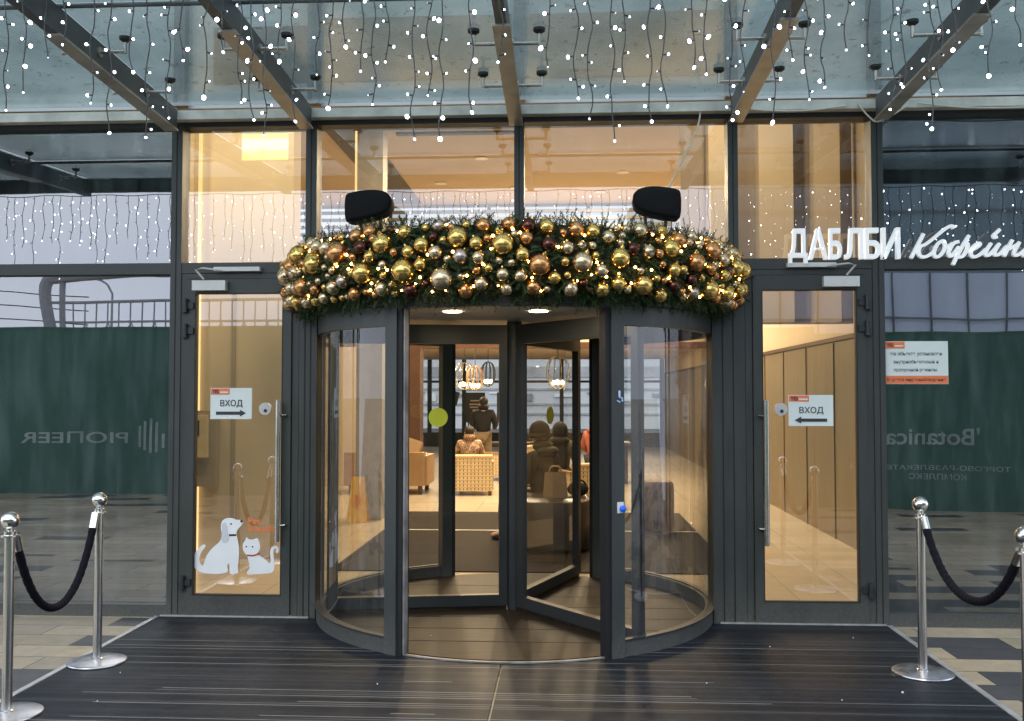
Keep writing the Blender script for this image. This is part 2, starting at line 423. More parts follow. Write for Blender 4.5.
def link(name, me, parent=None, loc=None, **tags):
    o = bpy.data.objects.new(name, me); COL.objects.link(o)
    if parent is not None: o.parent = parent
    if loc is not None: o.location = loc
    settag(o, **tags); return o
def settag(o, label=None, cat=None, group=None, kind=None):
    if label: o['label'] = label
    if cat: o['category'] = cat
    if group: o['group'] = group
    if kind: o['kind'] = kind
def thing(name, label, cat, loc=(0, 0, 0), rz=0, group=None, kind=None):
    o = bpy.data.objects.new(name, None); COL.objects.link(o); o.location = loc; o.rotation_euler = (0, 0, rz)
    o.empty_display_size = .1
    settag(o, label, cat, group, kind); return o
def copytree(o, parent=None):
    c = o.copy(); COL.objects.link(c); c.parent = parent
    for ch in list(o.children): copytree(ch, c)
    return c
ORD = ['zeroth', 'first', 'second', 'third', 'fourth', 'fifth', 'sixth', 'seventh', 'eighth', 'ninth', 'tenth', 'eleventh', 'twelfth', 'thirteenth', 'fourteenth',
       'fifteenth', 'sixteenth', 'seventeenth', 'eighteenth', 'nineteenth', 'twentieth']
def nth(i):
    if i <= 20: return ORD[i]
    t = {2: 'twenty', 3: 'thirty', 4: 'forty', 5: 'fifty', 6: 'sixty', 7: 'seventy'}[i // 10]
    if i % 10 == 0: return t[:-1] + 'ieth'
    return t + '-' + ORD[i % 10]

def text_mesh(txt, bold=0.0, extrude=0.0, shear=0, spacing=1.0):
    cu = bpy.data.curves.new('text', 'FONT'); cu.body = txt; cu.offset = bold; cu.extrude = extrude; cu.shear = shear; cu.space_character = spacing; cu.resolution_u = 6
    ob = bpy.data.objects.new('text', cu); COL.objects.link(ob)
    bpy.context.view_layer.update()
    dg = bpy.context.evaluated_depsgraph_get()
    me = bpy.data.meshes.new_from_object(ob.evaluated_get(dg))
    bpy.data.objects.remove(ob); bpy.data.curves.remove(cu); return me
def put_text(name, txt, mat, box, y, parent=None, flip=False, bold=0, depth=0.0, mx=None, shear=0, spacing=1.0, keep=False):
    """fit text in the upright box x0,x1,z0,z1 at depth y (faces -Y)"""
    me = text_mesh(txt, bold, 0.02 if depth else 0, shear, spacing)
    xs = [v.co.x for v in me.vertices]; ys = [v.co.y for v in me.vertices]; zs = [v.co.z for v in me.vertices]
    x0, x1, z0, z1 = box
    sx = (x1 - x0) / max(1e-6, max(xs) - min(xs)); sy = (z1 - z0) / max(1e-6, max(ys) - min(ys))
    mnx, mny = min(xs), min(ys)
    for v in me.vertices:
        X = x0 + (v.co.x - mnx) * sx; Z = z0 + (v.co.y - mny) * sy
        Y = y - (v.co.z / .02 * depth / 2 if depth else 0)
        v.co = (X, Y, Z)
    if mx is not None: me.transform(mx)
    me.polygons.foreach_set('use_smooth', [False] * len(me.polygons))
    me.materials.clear(); me.materials.append(mat); me.name = name
    return link(name, me, parent)

def chaikin(p, n=2, closed=False):
    p = [Vector(q) for q in p]
    for _ in range(n):
        q = []
        m = len(p) if closed else len(p) - 1
        for i in range(m):
            a, b = p[i], p[(i + 1) % len(p)]; q += [a * .75 + b * .25, a * .25 + b * .75]
        if not closed: q = [p[0]] + q + [p[-1]]
        p = q
    return p

# ------------------------------------------------------------------ camera, world, sun
cam_d = bpy.data.cameras.new('camera'); cam = bpy.data.objects.new('camera', cam_d); COL.objects.link(cam)
cam.location = (0, 0, 1.58); cam.rotation_euler = (R(90 + 2.02), 0, R(3.19))
cam_d.sensor_width = 36; cam_d.lens = 950 / 1024 * 36; cam_d.clip_end = 2000; cam_d.clip_start = .02
sc.camera = cam

SUN_EL, SUN_AZ = 32, 200      # azimuth clockwise from +Y
w = bpy.data.worlds.new('World'); sc.world = w; w.use_nodes = True
nt = w.node_tree; nt.nodes.clear()
sky = nt.nodes.new('ShaderNodeTexSky'); sky.sky_type = 'NISHITA'; sky.sun_disc = False
sky.sun_elevation = R(SUN_EL); sky.sun_rotation = R(SUN_AZ); sky.dust_density = 3.0; sky.air_density = 1.2
tc = nt.nodes.new('ShaderNodeTexCoord'); mp = nt.nodes.new('ShaderNodeMapping'); mp.inputs['Scale'].default_value = (1, 1, 2.5)
nz = nt.nodes.new('ShaderNodeTexNoise'); nz.inputs['Scale'].default_value = 2.2; nz.inputs['Detail'].default_value = 6
cr = nt.nodes.new('ShaderNodeValToRGB'); cr.color_ramp.elements[0].position = .3; cr.color_ramp.elements[0].color = (.74, .83, 1.03, 1)
cr.color_ramp.elements[1].position = .7; cr.color_ramp.elements[1].color = (.90, .96, 1.10, 1)
sc_n = nt.nodes.new('ShaderNodeVectorMath'); sc_n.operation = 'SCALE'; sc_n.inputs['Scale'].default_value = 17.0
mxn = nt.nodes.new('ShaderNodeMix'); mxn.data_type = 'RGBA'; mxn.inputs[0].default_value = .93
bg = nt.nodes.new('ShaderNodeBackground'); bg.inputs[1].default_value = .14
wo = nt.nodes.new('ShaderNodeOutputWorld')
L = nt.links.new
L(tc.outputs['Generated'], mp.inputs[0]); L(mp.outputs[0], nz.inputs['Vector']); L(nz.outputs[0], cr.inputs[0]); L(cr.outputs[0], sc_n.inputs[0])
L(sky.outputs[0], mxn.inputs[6]); L(sc_n.outputs[0], mxn.inputs[7]); L(mxn.outputs[2], bg.inputs[0]); L(bg.outputs[0], wo.inputs[0])
sd = bpy.data.lights.new('sun', 'SUN'); sd.energy = .7; sd.angle = R(20); sd.color = (1, .96, .9)
so = bpy.data.objects.new('sun', sd); COL.objects.link(so)
az, el = R(SUN_AZ), R(SUN_EL)
dvec = Vector((math.sin(az) * math.cos(el), math.cos(az) * math.cos(el), math.sin(el)))
so.rotation_euler = dvec.to_track_quat('Z', 'Y').to_euler(); so.location = (3, -6, 20)

# ------------------------------------------------------------------ setting: ground
FY, GY = 6.64, 6.70            # frame front and glass planes
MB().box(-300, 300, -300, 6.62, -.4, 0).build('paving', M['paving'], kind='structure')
MB().box(-300, 300, 29.0, 300, -.4, -.02).build('street', simple('asphalt', (.06, .06, .06), .8), kind='structure')
MB().box(-12, 9, 6.622, 28.9, -.4, 0).build('interior_floor', M['tile'], kind='structure')

# ------------------------------------------------------------------ entrance mats
CX, CY, RD = -.37, 6.98, 1.42
for (x0, x1, lab) in ((-2.86, CX - .006, 'black ribbed entrance mat on the left of the centre seam'), (CX + .006, 2.17, 'black ribbed entrance mat on the right of the centre seam')):
    t = thing('entrance_mat', lab, 'mat', group='black entrance mats')
    MB().box(x0, x1, 1.6, 6.615, .0, .012).build('mat_surface', M['mat'], t)
    ex = (x0 - .035, x0 - .001) if x0 < -1 else (x1 + .001, x1 + .035)
    MB().box(ex[0], ex[1], 1.6, 6.615, .0, .016).build('edge_trim', M['alu'], t)
    tx = (x0, -1.80) if x0 < -1 else (1.06, x1)
    MB().box(tx[0], tx[1], 6.617, 6.638, .0, .02).build('threshold_strip', M['alu'], t)

rnd = random.Random(5)
mb = MB()
for k in range(26):
    mb.ico((rnd.uniform(-2.6, 2.0), rnd.uniform(4.4, 6.5) if k % 3 else rnd.uniform(3, 4.4), .0145), rnd.choice((.003, .004, .004, .007)), 1)
o = mb.build('litter', M['paper']); settag(o, 'scattered pale crumbs and grit on the black entrance mats', 'litter', kind='stuff')
# ------------------------------------------------------------------ facade
fac = thing('glass_facade', 'anthracite framed glass facade of the cafe with dark lower panes', 'facade')
XL, XR = -10.3, 8.0
def frame_v(x0, x1, z0, z1, y0=FY, y1=6.78, name='mullion', mat='frame'):
    o = MB().box(x0, x1, y0, y1, z0, z1).build(name, M[mat], fac, bevel=.004)
    MB().box(x0 + (x1 - x0) * .45, x0 + (x1 - x0) * .55, y0 - .0015, y0 + .003, z0 + .01, z1 - .01).build('groove', M['groove'], o) if x1 - x0 > .06 else None
    return o
MX = [(-2.825, -2.745), (2.115, 2.195)]
for x0, x1 in MX: frame_v(x0, x1, 0, 3.50)
for x0, x1 in ((-1.845, -1.765), (-.355, -.285), (1.135, 1.205)): frame_v(x0, x1, 2.522, 3.50)
for x0, x1 in ((-4.9, -4.82), (-7.0, -6.92), (-9.1, -9.02), (4.27, 4.35), (6.3, 6.38)): frame_v(x0, x1, 0, 3.50)
# transoms
for x0, x1 in ((XL, -2.827), (2.197, XR)):
    MB().box(x0, x1, FY + .004, 6.78, 2.44, 2.52).build('transom', M['frame'], fac, bevel=.004)
    MB().box(x0, x1, FY + .004, 6.78, 0, .085).build('sill_rail', M['frame'], fac, bevel=.004)
MB().box(-2.743, 2.113, FY + .004, 6.78, 2.445, 2.52).build('transom', M['frame'], fac, bevel=.004)
MB().box(XL, XR, FY + .003, 6.80, 3.50, 3.56).build('head_rail', M['frame_dark'], fac)
MB().box(XL, XR, 6.562, 6.638, 3.535, 3.600).build('canopy_gutter', M['channel'], fac, bevel=.004)
MB().box(XL, XR, 6.640, 6.80, 3.562, 3.583).build('gutter_shadow_gap', M['groove'], fac)
# panes
def pane(x0, x1, z0, z1, mat):
    return MB().quad([(x0, GY, z0), (x1, GY, z0), (x1, GY, z1), (x0, GY, z1)]).build('pane', M[mat], fac)
xs = [XL, -9.1, -7.0, -4.9, -2.825]
for a, b in zip([XL, -9.02, -6.92, -4.82], [-9.1, -7.0, -4.9, -2.825]):
    pane(a, b, .085, 2.44, 'glass_lower'); pane(a, b, 2.52, 3.50, 'glass_lower')
for a, b in zip([2.195, 4.35, 6.38], [4.27, 6.30, XR]):
    pane(a, b, .085, 2.44, 'glass_lower'); pane(a, b, 2.52, 3.50, 'glass_lower')
for a, b in ((-2.745, -1.845), (-1.765, -.355), (-.285, 1.135), (1.205, 2.115)): pane(a, b, 2.52, 3.50, 'glass_upper')
# opaque backing behind the outer panes
for x0, x1 in ((XL, -2.78), (2.15, XR)):
    MB().box(x0, x1, 6.82, 6.86, 0, 3.55).build('backing_panel', M['backing'], fac)
# columns flanking the drum
for x0, x1 in ((-1.885, -1.758), (1.018, 1.245)):
    MB().box(x0, x1, FY + .006, 6.9, 0, 2.442).build('door_jamb', M['frame'], fac, bevel=.004)
    for g in (.3, .62):
        gx = x0 + (x1 - x0) * g
        MB().box(gx, gx + .008, FY + .003, FY + .012, .01, 2.43).build('groove', M['groove'], fac)
# upper storey above the canopy
up = thing('upper_storey', 'upper storey of the building seen through the wet canopy glass', 'building')
MB().box(XL, XR, 6.72, 6.9, 3.66, 14).build('wall', simple('grey_teal_cladding', (.24, .29, .29), .35, 0, .12, 1.2), up)
for x in (-9.06, -6.96, -4.86, -2.78, -1.8, -.32, 1.17, 2.155, 4.31, 6.34):
    MB().box(x - .04, x + .04, 6.64, 6.718, 3.66, 14).build('mullion', M['frame'], up)
lw_ = emit('dim_beige_glow', (1, .86, .68), .21)  # glow panels added in place of a beige reflection in the canopy glass
for x0, x1 in ((-1.74, -.38), (-.26, 1.12)): MB().box(x0, x1, 6.705, 6.7185, 3.84, 4.30).build('beige_glow_panel', lw_, up)
MB().box(-2.55, -1.86, 6.705, 6.7185, 3.84, 4.25).build('beige_glow_panel', emit('dimmer_beige_glow', (1, .86, .68), .18), up)
for z in (4.6, 7.4, 10.4): MB().box(XL, XR, 6.66, 6.717, z, z + .1).build('transom', M['frame'], up)

# ------------------------------------------------------------------ canopy
can = thing('glass_canopy', 'wet glass canopy on dark steel ribs above the entrance', 'canopy')
SL = .0547
def zb(y): return 3.44 + SL * (6.62 - y)
RIBX = [-6.96, -4.86, -2.785, -1.815, -.335, 1.175, 2.155, 4.31, 6.34]
YF = 4.0
for i, x in enumerate(RIBX):
    a = math.atan(SL)
    bm_ = MB(); y0, y1 = YF, 6.560
    v = []
    for yy in (y0, y1):
        for (dx, dz) in ((-.03, .014), (.03, .014), (.03, .165), (-.03, .165)): v.append((x + dx, yy, zb(yy) + dz))
    bm_._add(v, [(0, 1, 2, 3), (7, 6, 5, 4), (0, 4, 5, 1), (1, 5, 6, 2), (2, 6, 7, 3), (3, 7, 4, 0)])
    rib = bm_.build('rib', M['rib'], can, bevel=.003)
    bm_ = MB(); v = []
    for yy in (4.96, y1 - .02):
        for (dx, dz) in ((-.048, 0), (.048, 0), (.048, .0125), (-.048, .0125)): v.append((x + dx, yy, zb(yy) + dz))
    bm_._add(v, [(0, 1, 2, 3), (7, 6, 5, 4), (0, 4, 5, 1), (1, 5, 6, 2), (2, 6, 7, 3), (3, 7, 4, 0)])
    bm_.build('flange_plate', M['rib_plate'], rib)
    for yy in (4.62, 5.42, 6.06):
        zc = zb(yy) + .10
        for sgn in (-1, 1):
            br = MB().tube([(x + sgn * .031, yy, zc), (x + sgn * .19, yy, zc)], .011).tube([(x + sgn * .03, yy, zc), (x + sgn * .042, yy, zc)], .03, 12).tube([(x + sgn * .19, yy, zc - .011), (x + sgn * .19, yy, zc + .055)], .010)
            b_ = br.build('bracket', M['bracket'], rib, smooth='auto')
    for yy in (4.62, 5.42, 6.06):
        for sgn in (-1, 1):
            st = MB(); st.lathe([(.012, zb(yy) + .155), (.034, zb(yy) + .17), (.036, zb(yy) + .186), (.02, zb(yy) + .188)], x + sgn * .19, yy, 14)
            st.build('glass_stud', M['stud'], rib, smooth='auto')
for xa, xb in zip([XL] + RIBX, RIBX + [XR]):
    g = .006
    for ya, yb in ((YF, 4.985), (4.997, 6.561)):
        MB().quad([(xa + g, ya, zb(ya) + .19), (xb - g, ya, zb(ya) + .19), (xb - g, yb, zb(yb) + .19), (xa + g, yb, zb(yb) + .19)]).build('glass_panel', M['canopy'], can)
MB().tube([(XL, 4.99, zb(4.99) + .175), (XR, 4.99, zb(4.99) + .175)], .014, 8).build('joint_bar', M['rib'], can)
MB().box(XL, XR, YF - .05, YF - .002, zb(YF) + .06, zb(YF) + .20).build('front_edge', M['rib'], can)

# ------------------------------------------------------------------ doors
def glass_door(name, x0, x1, hinge_left, label):
    """frame opening x0..x1; leaf with hinge on given side"""
    t = thing(name, label, 'door', ((x0 + x1) / 2, 6.66, 0), group='glass side doors')
    c = (x0 + x1) / 2; h = (x1 - x0) / 2
    fr = MB()
    fr.box(-h, -h + .045, -.012, .09, 0, 2.442).box(h - .045, h, -.012, .09, 0, 2.442).box(-h + .045, h - .045, -.012, .09, 2.405, 2.442)
    fr.build('frame', M['frame'], t, bevel=.003)
    lx0, lx1 = -h + .050, h - .050
    hs = .06
    lf = MB()
    lf.box(lx0, lx0 + hs, -.03, .04, .02, 2.40).box(lx1 - hs, lx1, -.03, .04, .02, 2.40)
    lf.box(lx0 + hs, lx1 - hs, -.03, .04, .02, .16).box(lx0 + hs, lx1 - hs, -.03, .04, 2.30, 2.40)
    leaf = lf.build('leaf', M['frame'], t, bevel=.004)
    gx0, gx1 = lx0 + hs, lx1 - hs
    MB().quad([(gx0, .0, .16), (gx1, .0, .16), (gx1, .0, 2.30), (gx0, .0, 2.30)]).build('pane', M['glass_door'], leaf)
    gk = MB()
    for a, b, z0, z1 in ((gx0, gx0 + .006, .16, 2.3), (gx1 - .006, gx1, .16, 2.3), (gx0 + .006, gx1 - .006, .16, .166), (gx0 + .006, gx1 - .006, 2.294, 2.3)): gk.box(a, b, -.032, -.001, z0, z1)
    gk.build('gasket', M['groove'], leaf)
    sx = -1 if hinge_left else 1
    hx = sx * (h - .047)
    for z in (.25, 2.03, 2.21):
        hg = MB().tube([(hx, -.05, z - .05), (hx, -.05, z + .05)], .016, 10).box(min(hx, hx - sx * .055), max(hx, hx - sx * .055), -.047, -.025, z - .022, z + .022).box(min(hx, hx + sx * .03), max(hx, hx + sx * .03), -.047, -.0125, z - .05, z + .005)
        hg.build('hinge', M['frame_dark'], t)
    # pull bar on the lock side
    px = -sx * (h - .05 - hs - .012)
    hb = MB().tube([(px, -.09, .55), (px, -.09, 1.535)], .017, 12)
    for z in (.66, 1.43): hb.tube([(px, -.09, z), (-sx * (h - .05 - hs * .5), -.06, z), (-sx * (h - .05 - hs * .5), -.03, z)], .009, 8)
    hb.build('pull_handle', M['steel'], leaf, smooth='auto')
    # closer: body on the leaf, slide rail above, arm between
    bx = sx * (h - .10 - .125); ax = sx * (h - .42)
    MB().box(bx - .12, bx + .12, -.085, -.031, 2.315, 2.385).build('closer_body', M['white_plastic'], leaf, bevel=.006)
    cl = MB().box(ax - .165, ax + .165, -.07, -.014, 2.452, 2.482); cl.build('closer_rail', M['white_plastic'], t, bevel=.004)
    arm = MB().tube([(bx + sx * .03, -.095, 2.39), (bx + sx * .09, -.1, 2.46), (bx + sx * .04, -.1, 2.47), (ax + sx * .1, -.09, 2.455)], .007, 8)
    arm.build('closer_arm', M['grey_plastic'], t)
    # lock rosette on the glass
    rx = px + sx * .115
    MB().tube([(rx, -.004, 1.475), (rx, -.022, 1.475)], .044, 24).build('lock_rosette', M['grey_plastic'], leaf, smooth='auto')
    MB().tube([(rx + .004, -.0225, 1.462), (rx + .004, -.027, 1.462)], .012, 12).build('keyhole', M['decal_black'], leaf)
    return t
glass_door('glass_door', -2.745, -1.888, True, 'glass side door left of the revolving door with dog and cat sticker')
glass_door('glass_door', 1.248, 2.113, False, 'glass side door right of the revolving door, under the white cafe letters')

# entry signs on the doors
def entry_sign(x0, x1, z0, z1, right, label):
    t = thing('entry_sign', label, 'sign', group='paper entry signs on the side doors')
    y = 6.652
    MB().box(x0, x1, y, y + .0045, z0, z1).build('board', M['paper'], t)
    W = x1 - x0; H = z1 - z0
    MB().box(x0 + .004, x0 + W * .46, y - .003, y - .0005, z1 - H * .21, z1 - .003).build('orange_tag', M['orange'], t)
    put_text('tag_text', 'YES', M['ink'], (x0 + .012, x0 + W * .21, z1 - H * .18, z1 - H * .05), y - .0045, t, bold=.04)
    MB().box(x0 + W * .235, x0 + W * .43, y - .0045, y - .0035, z1 - H * .16, z1 - H * .115).build('tag_line', M['paper'], t)
    put_text('sign_text', 'ВХОД', M['ink'], (x0 + W * .24, x0 + W * .78, z0 + H * .37, z0 + H * .62), y - .003, t, bold=.012)
    ym = z0 + H * .19; hh = H * .05; ax0, ax1 = x0 + W * .14, x0 + W * .86
    s = 1 if right else -1
    tip = ax1 if right else ax0; tail = ax0 if right else ax1; neck = tip - s * W * .14
    pts = [(tail, ym - hh), (neck, ym - hh), (neck, ym - H * .11), (tip, ym), (neck, ym + H * .11), (neck, ym + hh), (tail, ym + hh)]
    mx = Matrix.Translation((0, y - .001, 0)) @ Matrix.Rotation(PI / 2, 4, 'X')
    MB().prism(pts, mx, .0025).build('arrow', M['ink'], t)
entry_sign(-2.525, -2.225, 1.402, 1.623, True, 'white entry sign with arrow pointing right on the left side door')
entry_sign(1.538, 1.841, 1.36, 1.573, False, 'white entry sign with arrow pointing left on the right side door')

# notice on the right pane
t = thing('notice_board', 'white and orange printed notice on the dark pane beside the right door', 'notice')
x0, x1, z0, z1 = 2.205, 2.632, 1.648, 1.944; y = 6.688
MB().box(x0, x1, y, y + .006, z0, z1).build('board', M['paper'], t)
MB().box(x0 + .003, x1 - .003, y - .003, y - .0005, z0 + .003, z0 + .058).build('orange_band', M['orange'], t)
MB().box(x0 + .003, x0 + .135, y - .003, y - .0005, z1 - .05, z1 - .003).build('orange_tag', M['orange'], t)
put_text('tag_text', 'YES', M['ink'], (x0 + .012, x0 + .058, z1 - .039, z1 - .014), y - .0045, t, bold=.03)
MB().box(x0 + .068, x0 + .125, y - .0045, y - .0035, z1 - .037, z1 - .028).build('tag_line', M['paper'], t)
for s_, a, b, zz in (('На объекте установлен', .04, .385, .205), ('внутриобъектовый и', .06, .36, .150), ('пропускной режимы.', .06, .355, .095)):
    put_text('notice_text', s_, M['ink'], (x0 + a, x0 + b, z0 + zz - .014, z0 + zz + .018), y - .003, t, bold=.004)
put_text('band_text', 'Ведется видеонаблюдение', M['ink'], (x0 + .012, x1 - .02, z0 + .016, z0 + .044), y - .0045, t, bold=.006)

# pet sticker on the left door
t = thing('pet_sticker', 'white dog and cat sticker with orange lettering low on the left door', 'sticker')
def pp(cx, cy): return (-2.648 + ((170 + cx / 4.806) - 192) * .00722, .295 - ((480 + cy / 4.806) - 575) * .00712)
dog = [(245,205),(255,190),(275,182),(300,183),(318,192),(335,190),(350,195),(349,207),(338,222),(325,235),(318,250),(320,265),(328,300),(333,340),(330,380),(326,425),(330,440),(325,448),(292,450),(287,440),(288,405),(280,395),(274,415),(280,430),(278,440),(260,446),(225,450),(180,448),(150,444),(125,430),(112,405),(110,380),(120,350),(140,325),(160,308),(172,312),(168,325),(150,345),(140,375),(145,400),(160,415),(165,390),(180,355),(205,325),(235,300),(245,285),(250,260),(243,235)]
cat = [(365,270),(378,284),(400,284),(420,275),(428,295),(434,318),(428,340),(415,350),(432,362),(455,375),(480,400),(485,380),(480,350),(482,330),(492,316),(508,312),(520,322),(523,338),(515,350),(508,345),(512,330),(504,324),(496,335),(497,360),(503,395),(500,430),(490,442),(460,446),(420,448),(375,452),(370,440),(380,428),(385,415),(378,385),(372,360),(355,345),(348,322),(352,300),(362,290)]
ear = [(250,210),(262,200),(272,215),(278,250),(284,285),(270,302),(252,300),(246,280),(250,245)]
def flat(poly, y, name, mat, smooth=1, d=.0012, parent=None):
    pts = [(p.x, p.y) for p in chaikin([Vector((*pp(*q), 0)) for q in poly], smooth, True)] if smooth else [pp(*q) for q in poly]
    mx = Matrix.Translation((0, y, 0)) @ Matrix.Rotation(PI / 2, 4, 'X')
    mb = MB()
    tri = tessellate_polygon([[Vector((a, b, 0)) for a, b in pts]])
    mb._add([(a, b, 0) for a, b in pts], tri, mx)
    return mb.build(name, mat, parent)
dg = flat(dog, 6.656, 'dog_figure', M['decal_white'], parent=t); ct = flat(cat, 6.656, 'cat_figure', M['decal_white'], parent=t)
flat(ear, 6.6535, 'dog_ear', M['decal_grey'], parent=dg)
flat([(283,260),(318,259),(318,268),(283,269)], 6.6535, 'dog_collar', M['decal_black'], 0, parent=dg)
def dot(c, r): return [(c[0] + r * math.cos(k * PI / 4), c[1] + r * math.sin(k * PI / 4)) for k in range(8)]
flat(dot((293, 211), 4.5), 6.6535, 'dog_eye', M['decal_black'], 0, parent=dg); flat(dot((343, 198), 6.5), 6.6535, 'dog_nose', M['decal_black'], 0, parent=dg)
for c in ((367, 318), (397, 318)): flat(dot(c, 4), 6.6535, 'cat_eye', M['decal_black'], 0, parent=ct)
flat([(371,355),(400,357),(432,347),(432,355),(402,364),(372,363)], 6.6535, 'cat_collar', M['decal_red'], 0, parent=ct)
a, b = pp(373, 211), pp(440, 180); put_text('sticker_text', 'Pet', M['orange_text'], (a[0], a[0] + (b[0] - a[0]) * .92, a[1], b[1]), 6.655, t, bold=.022, spacing=1.1)
a, b = pp(373, 251), pp(515, 214); put_text('sticker_text', 'friendly', M['orange_text'], (a[0], b[0], a[1] - .01, b[1]), 6.655, t, bold=.022, spacing=1.1)

# ------------------------------------------------------------------ revolving door
rv = thing('revolving_door', 'dark framed glass revolving door under the fir garland', 'revolving door', (CX, CY, 0))
A1, A2 = R(29), R(151)
def P(r, a, z): return (r * math.sin(a), -r * math.cos(a), z)
for s in (-1, 1):
    a0, a1 = (A1, A2) if s > 0 else (-A2, -A1)
    pn = MB().arc(0, 0, RD - .055, RD, a0, a1, .0, .108, 40).build('bottom_rail', M['frame'], rv, smooth='auto')
    MB().arc(0, 0, RD - .055, RD, a0, a1, 1.995, 2.115, 40).build('top_rail', M['frame'], rv, smooth='auto')
    MB().arcsheet(0, 0, RD - .022, a0, a1, .108, 1.995, 48).build('curved_pane', M['glass_drum'], rv, smooth=True)
    MB().arc(0, 0, RD - .03, RD + .012, a0, a1, .109, .116, 40).build('glazing_bead', M['frame_dark'], rv, smooth='auto')
    for a in (A1, A2):
        aa = s * a
        mx = Matrix.Rotation(aa, 4, 'Z')
        i_, o_ = (-.052, .036) if (s > 0) == (a < 1) else (-.036, .052)
        post = MB().box(i_, o_, -RD - .012, -RD + .085, 0, 2.12, mx).build('post', M['frame'], rv, bevel=.004)
        e = -s * .053 if a < 1 else s * .053
        MB().box(min(e, e - s * .035) if a < 1 else min(e, e + s * .035), max(e, e - s * .035) if a < 1 else max(e, e + s * .035), -RD + .0, -RD + .07, 0, 2.118, mx).build('safety_edge', M['groove'], post)
        e2 = e - s * .0355 if a < 1 else e + s * .0355
        if a < 1 and s < 0:
            MB().box(e2, e2 + .012, -RD + .01, -RD + .045, .02, 2.1, mx).build('brush_strip', M['dull_ring'], post)
# emergency button and icon on the right post
mx = Matrix.Rotation(A1, 4, 'Z')
MB().box(-.018, .026, -RD - .018, -RD - .0125, .87, .935, mx).build('button_plate', M['white_plastic'], rv)
bt = MB().lathe([(.001, .0), (.020, .0), (.020, .014), (.013, .022), (.001, .024)], 0, 0, 16, mx @ Matrix.Translation((.016, -RD - .018, .895)) @ Matrix.Rotation(PI / 2, 4, 'X')).build('emergency_button', M['blue'], rv, smooth='auto')
ic = MB(); ic.tube([mx @ Vector((.0, -RD - .016, 1.60)), mx @ Vector((.0, -RD - .016, 1.56))], .007, 6).tube([mx @ Vector((.0, -RD - .016, 1.56)), mx @ Vector((.018, -RD - .016, 1.555)), mx @ Vector((.02, -RD - .016, 1.535))], .006, 6).tube([mx @ Vector((-.016, -RD - .016, 1.54)), mx @ Vector((.004, -RD - .016, 1.53))], .005, 6)
ic.build('walking_icon', M['icon'], rv)
# floor, ring, ceiling, fascia, roof
MB().lathe([(.001, .013), (RD - .06, .013), (RD - .06, .019), (.001, .019)], 0, 0, 64).build('drum_floor', M['drum_floor'], rv)
MB().arc(0, 0, RD - .034, RD - .012, -A1, A1, .013, .021, 20).build('threshold_ring', M['dull_ring'], rv)
MB().lathe([(.001, 2.118), (RD - .062, 2.118), (RD - .062, 2.16), (.001, 2.16)], 0, 0, 64).build('drum_ceiling', M['drum_ceiling'], rv)
MB().arc(0, 0, RD - .06, RD + .01, -A1 - .02, A1 + .02, 2.10, 2.1175, 20).build('lintel_edge', M['frame_dark'], rv)
MB().lathe([(RD - .06, 2.119), (RD + .012, 2.119), (RD + .012, 2.58), (RD - .06, 2.58)], 0, 0, 64).build('fascia', M['frame'], rv, smooth='auto')
for yy in (-.95, -.62, -.29, .04, .4, .8):
    w2 = math.sqrt((RD - .07) ** 2 - yy * yy); MB().box(-w2, w2, yy, yy + .008, .0195, .0205).build('plank_joint', M['groove'], rv)
for dx, dy in ((-.36, -.85), (.20, -.85)):
    MB().lathe([(.001, 2.112), (.06, 2.112), (.06, 2.1175), (.001, 2.1175)], dx, dy, 20).build('ceiling_light', M['lamp_disc'], rv)
    ld = bpy.data.lights.new('drum_spot', 'AREA'); ld.shape = 'DISK'; ld.size = .1; ld.energy = 3.0; ld.color = (1, .8, .5)
    lo = bpy.data.objects.new('drum_spot', ld); COL.objects.link(lo); lo.parent = rv; lo.location = (dx, dy, 2.10)
MB().tube([(0, 0, .02), (0, 0, 2.112)], .055, 20).build('centre_shaft', M['frame_dark'], rv, smooth='auto')
for wa in (189, 309, 69):
    mx = Matrix.Rotation(R(wa), 4, 'Z'); L_ = RD - .085
    wg = MB().box(.056, .115, -.028, .028, .045, 2.085, mx).box(L_ - .06, L_, -.028, .028, .045, 2.085, mx).box(.115, L_ - .06, -.028, .028, .045, .125, mx).box(.115, L_ - .06, -.028, .028, 1.945, 2.085, mx)
    wing = wg.build('wing', M['frame_wing'], rv, bevel=.004)
    MB().quad([mx @ Vector(p) for p in ((.115, 0, .125), (L_ - .06, 0, .125), (L_ - .06, 0, 1.945), (.115, 0, 1.945))]).build('wing_pane', M['glass_wing'], wing)
    MB().box(.06, L_, -.012, .012, .02, .044, mx).build('floor_brush', M['drum_floor'], wing)
    MB().box(L_ + .001, L_ + .016, -.01, .01, .045, 2.08, mx).build('edge_brush', M['groove'], wing)
    r_ = {189: .56, 309: 0, 69: .70}[wa]
    if r_: MB().tube([mx @ Vector((r_, -.004, 1.41)), mx @ Vector((r_, .004, 1.41))], .07, 28).build('safety_sticker', M['lime'], wing)

